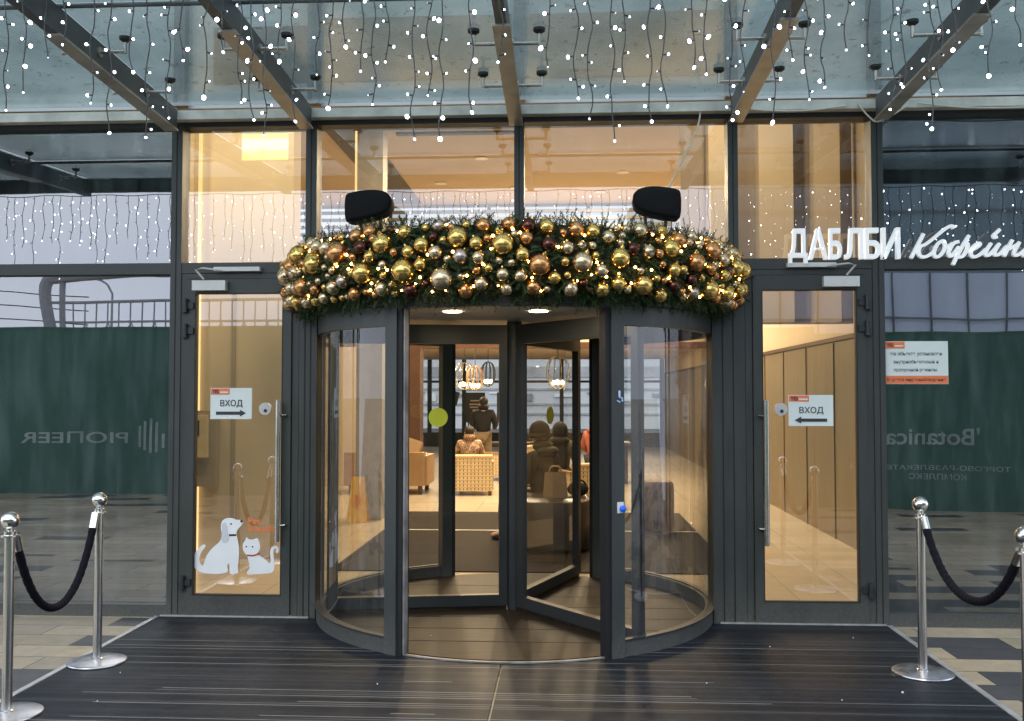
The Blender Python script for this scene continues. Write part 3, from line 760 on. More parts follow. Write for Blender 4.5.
# covered floodlights on the drum roof
def cover(x, y, flip, label):
    t = thing('covered_floodlight', label, 'floodlight', (x, y, 2.58), group='black covered floodlights on the drum roof')
    prof = [(-.16, -.105), (-.13, -.115), (.03, -.085), (.12, -.055), (.15, -.02), (.158, .03), (.14, .075), (.09, .10), (.0, .108), (-.14, .088), (-.163, .06)]
    if flip: prof = [(-a, b) for a, b in reversed(prof)]
    pts = [(p.x, p.y) for p in chaikin([Vector((a, b, 0)) for a, b in prof], 2, True)]
    rings = MB(); n = len(pts)
    lay = []
    for k, (yy, s_) in enumerate(((-.10, .70), (-.095, .88), (-.07, .985), (-.02, 1.0), (.05, 1.0), (.08, .95), (.1, .75))):
        lay.append([rings.b.verts.new((a * s_ + random.uniform(-.002, .002), yy, b * s_ + .285 + random.uniform(-.002, .002))) for a, b in pts])
    for i in range(len(lay) - 1):
        for k in range(n): rings.b.faces.new((lay[i][k], lay[i][(k + 1) % n], lay[i + 1][(k + 1) % n], lay[i + 1][k]))
    rings.b.faces.new(lay[0]); rings.b.faces.new(list(reversed(lay[-1])))
    rings.build('fabric_cover', M['black_cloth'], t, smooth=True)
    ys_ = -.072
    MB().tube([(a * 1.0, ys_, b * 1.0 + .285) for a, b in pts] + [(pts[0][0], ys_, pts[0][1] + .285)], .0045, 6, False).tube(chaikin([(pts[0][0] * .6, ys_ - .01, .17), (pts[0][0] * .6 + .01, ys_ - .02, .12), (pts[0][0] * .6 - .015, ys_ - .015, .07)], 2), .003, 5).build('drawstring', M['jacket_black'], t, smooth=True)
    MB().box(-.1, .1, -.04, .04, 0, .012).tube([(-.06, 0, .01), (-.07, 0, .2)], .012).tube([(.06, 0, .01), (.07, 0, .22)], .012).build('mount_bracket', M['frame_dark'], t)
cover(-1.335, 6.45, False, 'floodlight in black cover at the left end above the garland')
cover(.615, 6.45, True, 'floodlight in black cover at the right end above the garland')

# cables
def cable(pts, label, r=.006, mat='cable'):
    o = MB().tube(chaikin(pts, 3), r, 6).build('cable', M[mat], smooth=True); settag(o, label, 'cable')
cable([(.70, 6.47, 2.96), (.76, 6.5, 3.1), (.87, 6.55, 3.3), (.93, 6.57, 3.45), (.945, 6.58, 3.57)], 'thin pale cable rising from the right floodlight to the canopy')
cable([(1.22, 6.545, 3.55), (1.33, 6.545, 3.525), (1.65, 6.545, 3.515), (1.92, 6.545, 3.55)], 'white cable sagging along the gutter above the right door')
cable([(2.0, 6.545, 3.56), (2.09, 6.545, 3.45), (2.13, 6.53, 3.425), (2.25, 6.545, 3.49), (2.34, 6.545, 3.55)], 'white cable looped around the right rib end')
cable([(2.4, 6.545, 3.56), (2.7, 6.545, 3.52), (3.1, 6.545, 3.515), (3.6, 6.545, 3.55)], 'white cable sagging along the gutter at the right edge')

# ------------------------------------------------------------------ cafe letters
t = thing('cafe_sign', 'white raised cafe lettering on the transom above the right door', 'sign')
def sxp(px): return 2.35 + (px - 912) * .006616
def szp(py): return 2.487 - (py - 260) * .00659
for ch, a, b, top, bot in (('Д', 36, 115, 66, 218), ('А', 121, 203, 66, 202), ('Б', 209, 262, 66, 202), ('Л', 276, 353, 66, 202), ('Б', 361, 426, 66, 202), ('И', 432, 510, 66, 202)):
    put_text('letter', ch, M['letter'], (sxp(780 + a / 4.197), sxp(780 + b / 4.197), szp(210 + bot / 4.2), szp(210 + top / 4.2)), 6.585, t, bold=.018, depth=.04)
strokes = [
    [(212,142),(150,260),(104,350)], [(466,98),(455,80),(430,78),(390,100),(330,150),(265,205),(215,240),(178,248)], [(185,245),(165,290),(175,330),(205,345),(250,330),(292,298)],
    [(388,215),(365,200),(325,230),(295,290),(297,335),(325,345),(360,318),(388,270),(392,232),(378,206)], [(385,262),(420,250),(450,225)],
    [(505,212),(465,218),(430,265),(415,315),(430,342),(462,318),(505,255)], [(590,158),(540,240),(500,310),(452,408)], [(545,240),(570,222),(582,242),(568,290),(535,340),(505,346),(485,330)],
    [(575,295),(640,272),(684,238),(672,224),(640,236),(605,280),(600,322),(618,346),(655,338),(700,308),(728,278)],
    [(772,226),(735,282),(720,322),(738,336),(772,315),(842,230)], [(842,230),(802,290),(795,325),(818,332),(855,308),(905,250)], [(846,108),(815,140),(788,160),(800,180),(824,172)],
    [(948,200),(915,262),(876,340)], [(902,282),(940,266),(990,238)], [(1008,218),(970,282),(955,322),(975,336),(1012,318),(1060,275)],
    [(1138,222),(1095,222),(1070,250),(1085,275),(1118,272)], [(1140,222),(1112,285),(1090,338)], [(1095,275),(1060,320),(1030,340)]]
for si, st_ in enumerate(strokes):
    pts = chaikin([(sxp(900 + a / 8.26), 6.585, szp(215 + b / 8.26)) for a, b in st_], 3)
    mb = MB().tube(pts, .0108, 12)
    yf = 6.570 + .0006 * si
    for v in mb.b.verts: v.co.y = yf if v.co.y < 6.5895 else 6.605
    mb.build('script_stroke', M['letter'], t)

# ------------------------------------------------------------------ garland
def garland():
    Rg, rr, rz_, zc = 1.49, .125, .218, 2.366
    A = R(78)
    t = thing('fir_garland', 'thick green fir garland wrapped around the top of the revolving door', 'garland', (CX, CY, 0))
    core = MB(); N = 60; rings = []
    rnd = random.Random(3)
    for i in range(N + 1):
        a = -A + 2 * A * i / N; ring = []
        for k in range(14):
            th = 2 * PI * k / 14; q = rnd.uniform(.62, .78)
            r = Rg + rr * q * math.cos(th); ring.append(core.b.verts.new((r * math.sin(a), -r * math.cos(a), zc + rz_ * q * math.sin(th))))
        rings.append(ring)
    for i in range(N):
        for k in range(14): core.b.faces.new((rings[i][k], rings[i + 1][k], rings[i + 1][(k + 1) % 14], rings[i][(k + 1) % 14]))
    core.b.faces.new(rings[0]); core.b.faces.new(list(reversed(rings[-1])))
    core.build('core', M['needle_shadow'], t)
    verts, faces = [], []
    for _ in range(3900):
        a = rnd.uniform(-A - .01, A + .01); th = rnd.uniform(-PI * .72, PI * .75)
        q = rnd.uniform(.62, 1.0); r = Rg + rr * q * math.cos(th); z = zc + rz_ * q * math.sin(th)
        rad = Vector((math.sin(a), -math.cos(a), 0)); tan = Vector((math.cos(a), math.sin(a), 0))
        base = rad * r + Vector((0, 0, z))
        out = (rad * math.cos(th) + Vector((0, 0, math.sin(th)))).normalized()
        d = (out * .62 + tan * rnd.uniform(-1, 1) + Vector((0, 0, rnd.uniform(-.55, .4)))).normalized()
        ln = rnd.uniform(.06, .115)
        s1 = d.cross(Vector((0, 0, 1))); s1 = s1.normalized() if s1.length > .01 else tan
        s2 = s1.cross(d).normalized(); n = int(ln / .0036)
        for k in range(n):
            f = k / n; p = base + d * ln * f + Vector((0, 0, -.008 * f * f))
            ang = k * 2.4; side = (s1 * math.cos(ang) + s2 * math.sin(ang) * .7)
            nd = (d * .75 + side).normalized() * rnd.uniform(.018, .030) * (1 - .3 * f)
            wv = nd.cross(out); wv = wv.normalized() * .0036 if wv.length > 1e-5 else s1 * .0036
            i0 = len(verts); verts += [p - wv, p + wv, p + nd]; faces.append((i0, i0 + 1, i0 + 2))
    me = bpy.data.meshes.new('needles'); me.from_pydata([tuple(v) for v in verts], [], faces); me.materials.append(M['needles'])
    link('needles', me, t)
    # baubles
    placed = []
    spec = [('large', .055, .069, 24), ('medium', .037, .048, 84), ('small', .022, .030, 105)]
    meshes = {}
    def bm_mesh(col):
        mb = MB(); mb.sphere((0, 0, 0), 1, 28, 18); return mb.mesh('bauble', BM[col][0], True)
    for c in BM: meshes[c] = bm_mesh(c)
    cap_me = MB().lathe([(.001, .96), (.24, .96), (.24, 1.16), (.10, 1.2), (.09, 1.32), (.001, 1.33)], 0, 0, 12).mesh('cap', BM['gold'][0], 'auto')
    items = []
    for size, r0, r1, cnt in spec:
        made = 0; tries = 0
        while made < cnt and tries < 4000:
            tries += 1
            a = rnd.uniform(-A + .02, A - .02); th = rnd.uniform(-1.15, 1.1) if size != 'large' else rnd.uniform(-.75, .7)
            r = rnd.uniform(r0, r1); q = 1.03 + (r * .3 / rr)
            rad = Vector((math.sin(a), -math.cos(a), 0))
            p = rad * (Rg + rr * math.cos(th) * q + .016) + Vector((0, 0, zc + rz_ * math.sin(th) * .98))
            if all((p - o).length > (r + ro) * 1.0 + (.09 if size == 'large' and ro > .05 else .006) for o, ro in placed):
                placed.append((p, r)); made += 1
                if size == 'large': col = rnd.choice(['gold', 'gold', 'champagne', 'copper'])
                elif size == 'medium': col = rnd.choice(['gold', 'champagne', 'copper', 'gold', 'gold', 'copper', 'champagne', 'silver', 'burgundy', 'champagne', 'gold', 'copper'])
                else: col = rnd.choice(['gold', 'gold', 'champagne', 'copper', 'copper', 'burgundy', 'champagne'])
                items.append((a, size, col, p + Vector((CX, CY, 0)), r))
    items.sort(key=lambda i: i[0]); cnt = {}
    for a, size, col, p, r in items:
        k = (size, col); cnt[k] = cnt.get(k, 0) + 1
        o = link('bauble', meshes[col], None, p); o.scale = (r, r, r); o.rotation_euler = (rnd.uniform(-.5, .3), rnd.uniform(-.5, .5), 0)
        settag(o, '%s shiny %s bauble, %s of its kind from the left along the fir garland' % (size, col, nth(cnt[k])), 'bauble', 'baubles on the fir garland')
        if size != 'small': link('cap', cap_me, o)
    # fairy lights wound through the needles
    ft = thing('fairy_lights', 'warm fairy lights wound through the fir garland', 'fairy lights', (CX, CY, 0))
    wp = []; N = 96
    bm_s = MB().ico((0, 0, 0), .0078, 2).mesh('bulb', M['fairy'], True)
    for i in range(N):
        a = -A + .03 + (2 * A - .06) * i / (N - 1) + rnd.uniform(-.012, .012); th = rnd.uniform(-1.1, 1.15)
        q = 1.10
        p = Vector((math.sin(a), -math.cos(a), 0)) * (Rg + rr * math.cos(th) * q + .012) + Vector((0, 0, zc + rz_ * math.sin(th)))
        for o, ro in placed:
            dlt = p - o
            if dlt.length < ro + .014: p = o + dlt.normalized() * (ro + .014)
        wp.append(p); link('bulb', bm_s, ft, p)
    pts = []
    for p, q in zip(wp, wp[1:]): pts += [p * .985, (p + q) * .5 * .965]
    MB().tube(pts, .002, 4).build('wire', M['wire'], ft)
garland()

# ------------------------------------------------------------------ icicle lights under the canopy edge
ST = [(-2.51, 2.86), (-2.43, 2.94), (-2.33, 3.1), (-2.24, 3.15), (-2.12, 2.89), (-2.03, 2.75), (-1.94, 3.03), (-1.86, 2.73), (-1.76, 2.81), (-1.7, 3.07), (-1.6, 2.91), (-1.52, 3.11), (-1.44, 2.88), (-1.39, 2.8), (-1.33, 2.73), (-1.26, 3.06), (-1.2, 2.79), (-1.09, 3.0), (-1.03, 2.85), (-0.97, 3.12), (-0.89, 3.01), (-0.84, 2.86), (-0.78, 3.05), (-0.66, 2.7), (-0.59, 2.89), (-0.54, 2.7), (-0.41, 2.82), (-0.28, 3.04), (-0.07, 3.01), (0.05, 2.87), (0.11, 2.78), (0.21, 2.68), (0.26, 2.94), (0.37, 2.76), (0.43, 2.83), (0.56, 3.0), (0.61, 2.97), (0.72, 2.77), (0.77, 2.89), (0.9, 2.75), (0.97, 3.02), (1.04, 2.85), (1.11, 2.9), (1.21, 3.06), (1.31, 3.04), (1.4, 2.8), (1.45, 2.9), (1.56, 2.71), (1.6, 2.88), (1.66, 3.05), (1.81, 2.94), (1.93, 3.07)]
rnd = random.Random(11)
x = -2.6; extraL = []
while x > -6.2: extraL.append((round(x, 2), round(rnd.uniform(2.75, 3.15), 2))); x -= rnd.uniform(.07, .13)
x = 2.02; extraR = []
while x < 5.2: extraR.append((round(x, 2), round(rnd.uniform(2.75, 3.15), 2))); x += rnd.uniform(.07, .13)
ZT = 3.585; YS = 4.1
led_me = MB().ico((0, 0, 0), .0078, 2).mesh('led_bulb', M['led'], True)
led_dim = MB().ico((0, 0, 0), .0066, 2).mesh('led_bulb', M['led_dim'], True)
allst = sorted(extraL) if False else sorted(extraL + ST + extraR)
i0 = allst.index(ST[0])
for i, (x, zbot) in enumerate(allst):
    k = i - i0 + 1
    if 1 <= k <= len(ST): lab = 'string of white icicle lights, %s from the left edge of the photo' % nth(k)
    elif k < 1: lab = 'string of white icicle lights beyond the left edge of the photo'
    else: lab = 'string of white icicle lights beyond the right edge of the photo'
    t = thing('icicle_light_string', lab, 'string lights', (x, YS + rnd.uniform(-.012, .012), ZT), group='icicle light strings hanging from the canopy edge')
    Ln = ZT - zbot; n = max(4, int(Ln / .055)); pts = [(0, 0, 0)]; ph = rnd.uniform(0, 6)
    for j in range(1, n + 1):
        pts.append((.010 * math.sin(ph + j * 1.1) + rnd.uniform(-.006, .006) + .0, rnd.uniform(-.008, .008), -Ln * j / n))
    mb = MB().tube(chaikin(pts, 1), .0028, 5)
    bulbs = []; z = rnd.uniform(.02, .09); s = rnd.choice((-1, 1))
    while z < Ln - .02:
        f = z / Ln * n; j = min(n - 1, int(f)); a = Vector(pts[j]).lerp(Vector(pts[j + 1]), f - j)
        e = a + Vector((s * rnd.uniform(.014, .026), rnd.uniform(-.012, .012), rnd.uniform(-.008, .006)))
        mb.tube([a, e], .0036, 5); bulbs.append(e); s = -s if rnd.random() < .8 else s; z += rnd.choice((.035, .07, .085, .10, .125, .14))
    bulbs.append(Vector(pts[-1]) - Vector((0, 0, .006)))
    mb.build('wire', M['wire'], t)
    for e in bulbs: lb = link('led_bulb', led_me if rnd.random() < .72 else led_dim, t, e); lq = rnd.choice((.45, .55, .7, .85, 1.1)); lb.scale = (lq * rnd.uniform(.8, 1.15), lq, lq * rnd.uniform(.85, 1.4)); lb.rotation_euler = (rnd.uniform(-.9, .9), rnd.uniform(-.9, .9), 0)
o = MB().tube([(-6.3 + 11.6 * i / 80, YS, ZT + .006 - .012 * (i % 4 in (1, 2))) for i in range(81)], .004, 6).build('supply_cable', M['wire'])
settag(o, 'dark supply cable along the canopy edge carrying the icicle lights', 'cable')

# ------------------------------------------------------------------ stanchions and ropes
def stanchion(x, y, label):
    t = thing('rope_stanchion', label, 'stanchion', (x, y, .013), group='polished rope stanchions beside the mat')
    MB().lathe([(.001, 0), (.163, 0), (.165, .004), (.163, .010), (.15, .014), (.03, .016), (.001, .016)], 0, 0, 48).build('base_plate', M['base_steel'], t, smooth='auto')
    MB().lathe([(.03, .016), (.03, .022), (.0245, .026), (.0245, .865), (.001, .866)], 0, 0, 24).build('pole', M['steel'], t, smooth='auto')
    MB().lathe([(.001, .866), (.043, .866), (.043, .874), (.028, .876), (.028, .893), (.018, .897), (.018, .906), (.001, .907)], 0, 0, 24).build('collar', M['chrome'], t, smooth='auto')
    MB().sphere((0, 0, .944), .044, 28, 18).build('ball_finial', M['chrome'], t, smooth=True)
SP = {'LB': (-2.737, 5.475), 'LF': (-2.73, 4.56), 'RB': (2.004, 5.515), 'RF': (2.02, 4.32)}
stanchion(*SP['LB'], 'polished steel rope stanchion on the left, nearer the door')
stanchion(*SP['LF'], 'polished steel rope stanchion cut by the left edge of the photo')
stanchion(*SP['RB'], 'polished steel rope stanchion on the right, nearer the door')
stanchion(*SP['RF'], 'polished steel rope stanchion cut by the right edge of the photo')
def rope(a, b, label, sag=.43):
    A_, B_ = Vector((*SP[a], .885)), Vector((*SP[b], .885)); d = (B_ - A_); dn = d.normalized()
    A2_, B2_ = A_ + dn * .045, B_ - dn * .045
    pts = []
    n = 26
    for i in range(n + 1):
        f = i / n; u = 2 * f - 1
        s_ = (math.cosh(2.0 * u) - math.cosh(2.0)) / (math.cosh(2.0) - 1)
        pts.append(A2_.lerp(B2_, f) + Vector((0, 0, s_ * sag)))
    t = thing('velvet_rope', label, 'rope', tuple(A_), group='velvet barrier ropes')
    q = [p - A_ for p in pts]
    rp = []; rads = []
    dense = []
    for p, p2 in zip(q[1:-1], q[2:-1] + [q[-1]]):
        for k in range(6): dense.append(p.lerp(p2, k / 6))
    for k, p in enumerate(dense): rads.append(.0208 + .0011 * math.sin(k * 1.05))
    MB().tube(dense, rads, 14).build('velvet_cover', M['velvet'], t, smooth=True)
    for seg in (q[:2] , q[-2:]):
        MB().tube(seg, .0235, 14).build('end_cap', M['chrome'], t, smooth='auto')
    for c, sgn in ((A_, 1), (B_, -1)):
        MB().tube([c - A_ + dn * sgn * .022 + Vector((0, 0, .0)), c - A_ + dn * sgn * .05 + Vector((0, 0, .008)), c - A_ + dn * sgn * .052 - Vector((0, 0, .012))], .006, 8).build('hook', M['chrome'], t)
rope('LB', 'LF', 'dark velvet rope sagging between the two left stanchions', .45)
rope('RB', 'RF', 'dark velvet rope sagging between the two right stanchions', .33)

# ------------------------------------------------------------------ interior shell
bl = thing('cafe_interior', 'warm lit cafe hall behind the glass front', 'interior')
MB().box(XL, 3.3, 6.87, 17, 5.0, 5.2).build('ceiling', M['ceiling'], bl)
MB().box(XL, 3.3, 17.25, 28.6, 2.62, 2.8).build('ceiling', M['ceiling'], bl)
MB().box(-3.1, -2.56, 6.9, 16.8, 4.985, 4.998).build('ceiling_recess', M['ceiling_dark'], bl)
MB().box(XL, 3.3, 16.9, 17.2, 2.40, 2.50).build('bulkhead_beam', M['brown'], bl)
MB().box(XL, 3.3, 16.95, 17.2, 2.505, 4.30).build('bulkhead', M['plaster'], bl)
for z in (4.33, 4.46, 4.59, 4.72, 4.85, 4.96): MB().box(XL, 3.3, 17.0, 17.06, z, z + .055).build('blind_slat', M['slat'], bl)
for x in (-7, -5, -3.2, -1.4, .4, 2.2): MB().box(x, x + .06, 17.07, 17.12, 4.302, 5.0).build('clerestory_post', M['frame'], bl)
MB().box(2.95, 3.3, 6.87, 28.6, 0, 2.15).build('panelled_wall', M['wood_wall'], bl)
jm = simple('panel_joint_brown', (.17, .112, .056), .6)  # plain brown colour of the strips at the panel joints
for y in (8.2, 9.4, 10.6, 11.8, 13.0, 14.2, 15.4): MB().box(2.938, 2.949, y, y + .016, 0, 2.14).build('panel_joint', jm, bl)
MB().box(2.93, 3.3, 6.87, 28.6, 2.155, 2.20).build('panel_trim', M['brown'], bl)
MB().box(2.97, 3.3, 6.87, 28.6, 2.203, 5.0).build('side_wall', M['plaster'], bl)
MB().box(XL, XL + .3, 6.87, 28.6, 0, 5.0).build('side_wall', M['plaster'], bl)
# pilasters/curtain battens seen in the upper right bay
for x, w_, m in ((1.45, .22, 'plaster'), (1.95, .34, 'plaster'), (2.5, .25, 'plaster')): MB().box(x, x + w_, 9.6, 9.8, 2.3, 5.0).build('batten', M[m], bl)
MB().box(1.2, 2.94, 9.85, 9.95, 2.3, 5.0).build('curtain', M['plaster_dark'], bl)
# partition on the left, wall stub and side wall towards the lounge
MB().box(-4.6, -2.62, 9.0, 9.25, 0, 5.0).build('partition', M['plaster'], bl)
MB().box(-3.21, -3.17, 8.985, 8.998, 0, 2.6).build('partition_joint', M['plaster_dark'], bl)
MB().box(-3.545, -3.52, 8.96, 8.998, .0, 4.9).build('led_strip', M['led_warm'], bl)
MB().box(-6.0, -3.6, 8.7, 8.99, 0, 5.0).build('partition', M['plaster'], bl)
MB().box(-6.0, -2.70, 16.2, 16.8, 0, 2.39).build('wall_block', M['plaster'], bl)
MB().box(-2.69, -2.5, 16.3, 16.7, 0, 2.39).build('door_jamb', M['brown'], bl)
# dark inner mat
o = MB().box(-2.1, 1.5, 8.45, 12.7, .0, .010).build('inner_mat', M['inner_mat']); settag(o, 'dark brown ribbed mat inside the hall behind the revolving door', 'mat')
o = MB().box(-2.1, 1.5, 10.95, 10.99, .011, .015).build('mat_strip', M['alu'], o)
# far window wall
fw = thing('window_wall', 'far window wall of the lounge with dark mullions', 'window wall', (0, 28.6, 0))
for x in (-8.0, -6.0, -4.1, -3.05, -1.35, -.1, 1.3, 2.9): MB().box(x - .06, x + .06, 0, .15, .42, 2.62).build('mullion', M['frame_dark'], fw)
MB().box(XL, 3.3, .02, .13, 1.92, 1.99).build('transom', M['frame_dark'], fw); MB().box(XL, 3.3, .01, .14, 0, .42).build('sill', M['frame_dark'], fw)
MB().quad([(XL, .08, .42), (3.3, .08, .42), (3.3, .08, 2.62), (XL, .08, 2.62)]).build('pane', M['glass_far'], fw)
ob = thing('office_block', 'pale office block across the street beyond the lounge windows', 'building', (0, 44, 0))
MB().box(-40, 40, 0, 8, -.02, 16).build('wall', M['block'], ob)
band = simple('office_window_band', (.30, .31, .31), .3, 0, .3, .8)
for z in (.6, 1.05, 1.75, 2.35, 3.3, 5.1, 7.4): MB().box(-40, 40, -.05, -.002, z, z + (.10 if z < 2.3 else .5)).build('window_band', band, ob)
for k in range(26): MB().box(-20 + k * 1.5, -20 + k * 1.5 + .5 * (1 + (k * 7 % 3)), -.09, -.052, 1.25 + .2 * (k % 3), 1.6).build('shopfront', simple('shop_%d' % k, (.7, .72, .70) if k % 2 else (.2, .21, .2), .5), ob)  # plain shopfront blocks, alternately pale and dark

# ceiling downlights, some of them added to brighten the rooms behind the glass
dl = thing('ceiling_downlight', 'round warm downlight', 'ceiling light')
MB().lathe([(.001, -.012), (.075, -.012), (.075, -.004), (.001, -.004)], 0, 0, 20).build('lamp_disc', M['lamp_disc'], dl)
MB().lathe([(.076, -.016), (.095, -.014), (.095, -.002), (.076, -.002)], 0, 0, 20).build('trim_ring', M['white_plastic'], dl)
spots = [(-4.2, 7.6, 5.0), (-2.0, 7.9, 5.0), (.2, 8.0, 5.0), (-2.8, 7.75, 5.0), (1.5, 8.5, 5.0), (-5.2, 11.2, 5.0), (-1.9, 10.6, 5.0), (.4, 10.8, 5.0), (2.1, 12.2, 5.0), (-1.2, 13.6, 5.0), (.9, 14.6, 5.0), (-3.6, 12.0, 5.0), (-2.0, 15.2, 5.0), (.6, 16.0, 5.0), (-.8, 15.6, 5.0),
         (-2.4, 18.8, 2.62), (-.4, 18.6, 2.62), (1.6, 19.2, 2.62), (-3.4, 22, 2.62), (-1.0, 22.4, 2.62), (1.2, 23, 2.62)]
for i, (x, y, z) in enumerate(spots):
    o = dl if i == 0 else copytree(dl)
    o.location = (x, y, z)
    zone = 'high hall' if z > 3 else 'low lounge'
    settag(o, 'round warm downlight in the %s ceiling' % zone, group='downlights in the %s ceiling' % zone)
    ld = bpy.data.lights.new('downlight_lamp', 'AREA'); ld.shape = 'DISK'; ld.size = .15; ld.energy = (46 if y < 13 else 165) if z > 3 else 75; ld.color = (1, .77, .49)
    lo = bpy.data.objects.new('downlight_lamp', ld); COL.objects.link(lo); lo.location = (x, y, z - .02)

# lit emergency panel, ceiling diffuser, column with lit edge
t = thing('emergency_light', 'glowing yellow emergency sign panel inside the upper left window', 'emergency light', (-2.645, 8.2, 3.765))
MB().box(-.205, .205, -.012, .012, -.115, .115).build('lit_panel', M['exit_face'], t)
MB().box(-.21, .21, -.03, .03, .117, .16).build('housing', M['white_plastic'], t)
MB().tube([(-.1, 0, .16), (-.1, 0, 1.23)], .005).tube([(.1, 0, .16), (.1, 0, 1.23)], .005).build('hanger', M['steel'], t)
t = thing('ceiling_diffuser', 'dark slotted air diffuser in the hall ceiling', 'air vent', (.45, 10.0, 4.99))
MB().box(-.1, .1, -.9, 1.1, -.03, .006).build('frame', M['ceiling_dark'], t)
for y in (-.6, .1, .8): MB().box(-.06, .06, y, y + .08, -.04, -.031).build('vent_light', M['white_plastic'], t)
for i, (x0, x1, y) in enumerate(((-1.7, -.1, 9.0), (-.6, .05, 11.3), (-2.2, -.6, 12.2))):
    o = MB().box(x0, x1, y, y + .09, 4.97, 4.997).build('slot_diffuser', M['ceiling_dark'])
    settag(o, ['long dark slot diffuser nearest the facade in the hall ceiling', 'short dark slot diffuser in the middle of the hall ceiling', 'dark slot diffuser deepest in the hall ceiling'][i], 'air vent', 'slot diffusers in the hall ceiling')
t = thing('hall_column', 'grey hall column with a warm lit edge', 'column', (-2.5, 12, 0))
MB().box(-.13, .2, -.15, .15, 0, 4.98).build('shaft', simple('column_grey', (.36, .34, .31), .6), t)
MB().box(-.17, -.132, -.1, .1, 2.7, 4.98).build('led_edge', M['led_warm'], t)

# wall device inside the left door
t = thing('intercom_panel', 'beige intercom panel on the wall behind the left door', 'intercom', (-3.46, 8.9, 0))
MB().box(-.16, .14, -.005, .09, .70, 1.42).build('back_panel', M['plaster_dark'], t)
MB().box(-.08, .07, -.06, -.006, .98, 1.38).build('body', simple('cream_plastic', (.7, .56, .34), .5), t, bevel=.01)
MB().box(-.06, .0, -.066, -.061, 1.18, 1.33).build('screen', M['decal_black'], t)

# ------------------------------------------------------------------ interior furniture
def rbox(mb, x0, x1, y0, y1, z0, z1): return mb.box(x0, x1, y0, y1, z0, z1)
t = thing('sofa', 'tan sofa with two cushions beside the left wall', 'sofa', (-2.83, 15.0, 0))
MB().box(-.65, .62, .0, .75, .16, .42).build('seat', M['leather'], t, bevel=.04)
MB().box(-.65, .62, -.16, .05, .14, .66).build('backrest', M['leather'], t, bevel=.05)
MB().box(.50, .66, -.1, .75, .14, .60).build('armrest', M['leather'], t, bevel=.05)
for x in (-.2, .28):
    c = MB().box(-.22, .22, -.07, .07, -.2, .2, Matrix.Translation((x, .16, .68)) @ Matrix.Rotation(R(-14), 4, 'X') @ Matrix.Rotation(R(18 if x > 0 else -6), 4, 'Y')); c.build('cushion', M['cushion'], t, bevel=.06)
for x in (-.55, .55):
    for y in (-.08, .65): MB().box(x - .03, x + .03, y - .03, y + .03, 0, .14).build('leg', M['brown'], t)

def armchair(loc, rz, label, w=.34):
    t = thing('woven_armchair', label, 'armchair', loc, rz, 'woven cane armchairs')
    MB().box(-w, w, -.03, .03, .07, .58).build('backrest', M['wicker'], t, bevel=.015)
    MB().tube([(-w - .01, 0, .60), (w + .01, 0, .60)], .04, 10).build('top_rail', M['cane_rail'], t, smooth='auto')
    for s in (-1, 1):
        MB().box(s * w - .025, s * w + .025, .031, .62, .09, .48).build('armrest', M['wicker'], t, bevel=.015)
        MB().box(s * w - .03, s * w + .03, .03, .66, .482, .52).build('arm_rail', M['leather'], t, bevel=.01)
        for y in (0.0, .6): MB().box(s * (w - .03) - .025, s * (w - .03) + .025, y - .022, y + .022, 0, .088).build('leg', M['brown'], t)
    MB().box(-w + .03, w - .03, .035, .64, .26, .40).build('seat_cushion', M['cushion'], t, bevel=.04)
    return t
armchair((-1.50, 14.8, 0), R(4), 'woven cane armchair holding the person in the patterned coat', .36)
armchair((.42, 13.1, 0), R(20), 'woven cane armchair beside the dark ottoman, partly behind the door wing')
armchair((-.75, 17.4, 0), R(60), 'small woven cane armchair beyond the first one, by the standing man')

def round_block(name, loc, rx, ry, h, mat, label, cat):
    t = thing(name, label, cat, loc)
    mb = MB(); n = 40; rings = []
    for z, k in ((.03, .93), (.06, .985), (h * .5, 1.0), (h - .09, .995), (h - .03, .96), (h, .86)):
        ring = []
        for j in range(n):
            a = 2 * PI * j / n; c_, s_ = math.cos(a), math.sin(a)
            p = 3.2
            rr_ = (abs(c_) ** p + abs(s_) ** p) ** (-1 / p)
            ring.append(mb.b.verts.new((rx * k * rr_ * c_, ry * k * rr_ * s_, z)))
        rings.append(ring)
    for i in range(len(rings) - 1):
        for j in range(n): mb.b.faces.new((rings[i][j], rings[i][(j + 1) % n], rings[i + 1][(j + 1) % n], rings[i + 1][j]))
    mb.b.faces.new(list(reversed(rings[0]))); mb.b.faces.new(rings[-1])
    mb.build('upholstery', M[mat], t, smooth='auto')
    MB().lathe([(.001, 0), (min(rx, ry) * .8, 0), (min(rx, ry) * .8, .03), (.001, .03)], 0, 0, 20).build('plinth', M['brown'], t)
    return t
round_block('ottoman', (-.13, 9.9, 0), .40, .55, .54, 'ottoman', 'large dark leather ottoman with a paper bag on it', 'ottoman')
round_block('pouf', (1.05, 11.1, 0), .20, .22, .58, 'pouf', 'small brown pouf seen through the right curved glass', 'pouf')

t = thing('paper_bag', 'brown paper carrier bag standing on the dark ottoman', 'bag', (-.10, 9.65, .54))
bg_ = MB(); bg_._add([(-.125, -.06, 0), (.125, -.06, 0), (.125, .06, 0), (-.125, .06, 0), (-.105, -.055, .25), (.11, -.055, .245), (.11, .055, .25), (-.105, .055, .245)], [(0, 1, 5, 4), (1, 2, 6, 5), (2, 3, 7, 6), (3, 0, 4, 7), (3, 2, 1, 0)])
bg_.build('bag_body', M['bag'], t)
for y in (-.056, .056): MB().tube(chaikin([(-.06, y, .22), (-.055, y, .31), (.055, y, .31), (.06, y, .22)], 2), .008, 6).build('handle', M['bag'], t)
t = thing('backpack', 'black bag lying on the ottoman beside the paper bag', 'bag', (.13, 9.75, .54))
bp = MB(); bp.sphere((0, 0, .07), .10, 16, 10, (1.1, .8, .75)); bp.build('bag_body', M['jacket_black'], t, smooth=True)
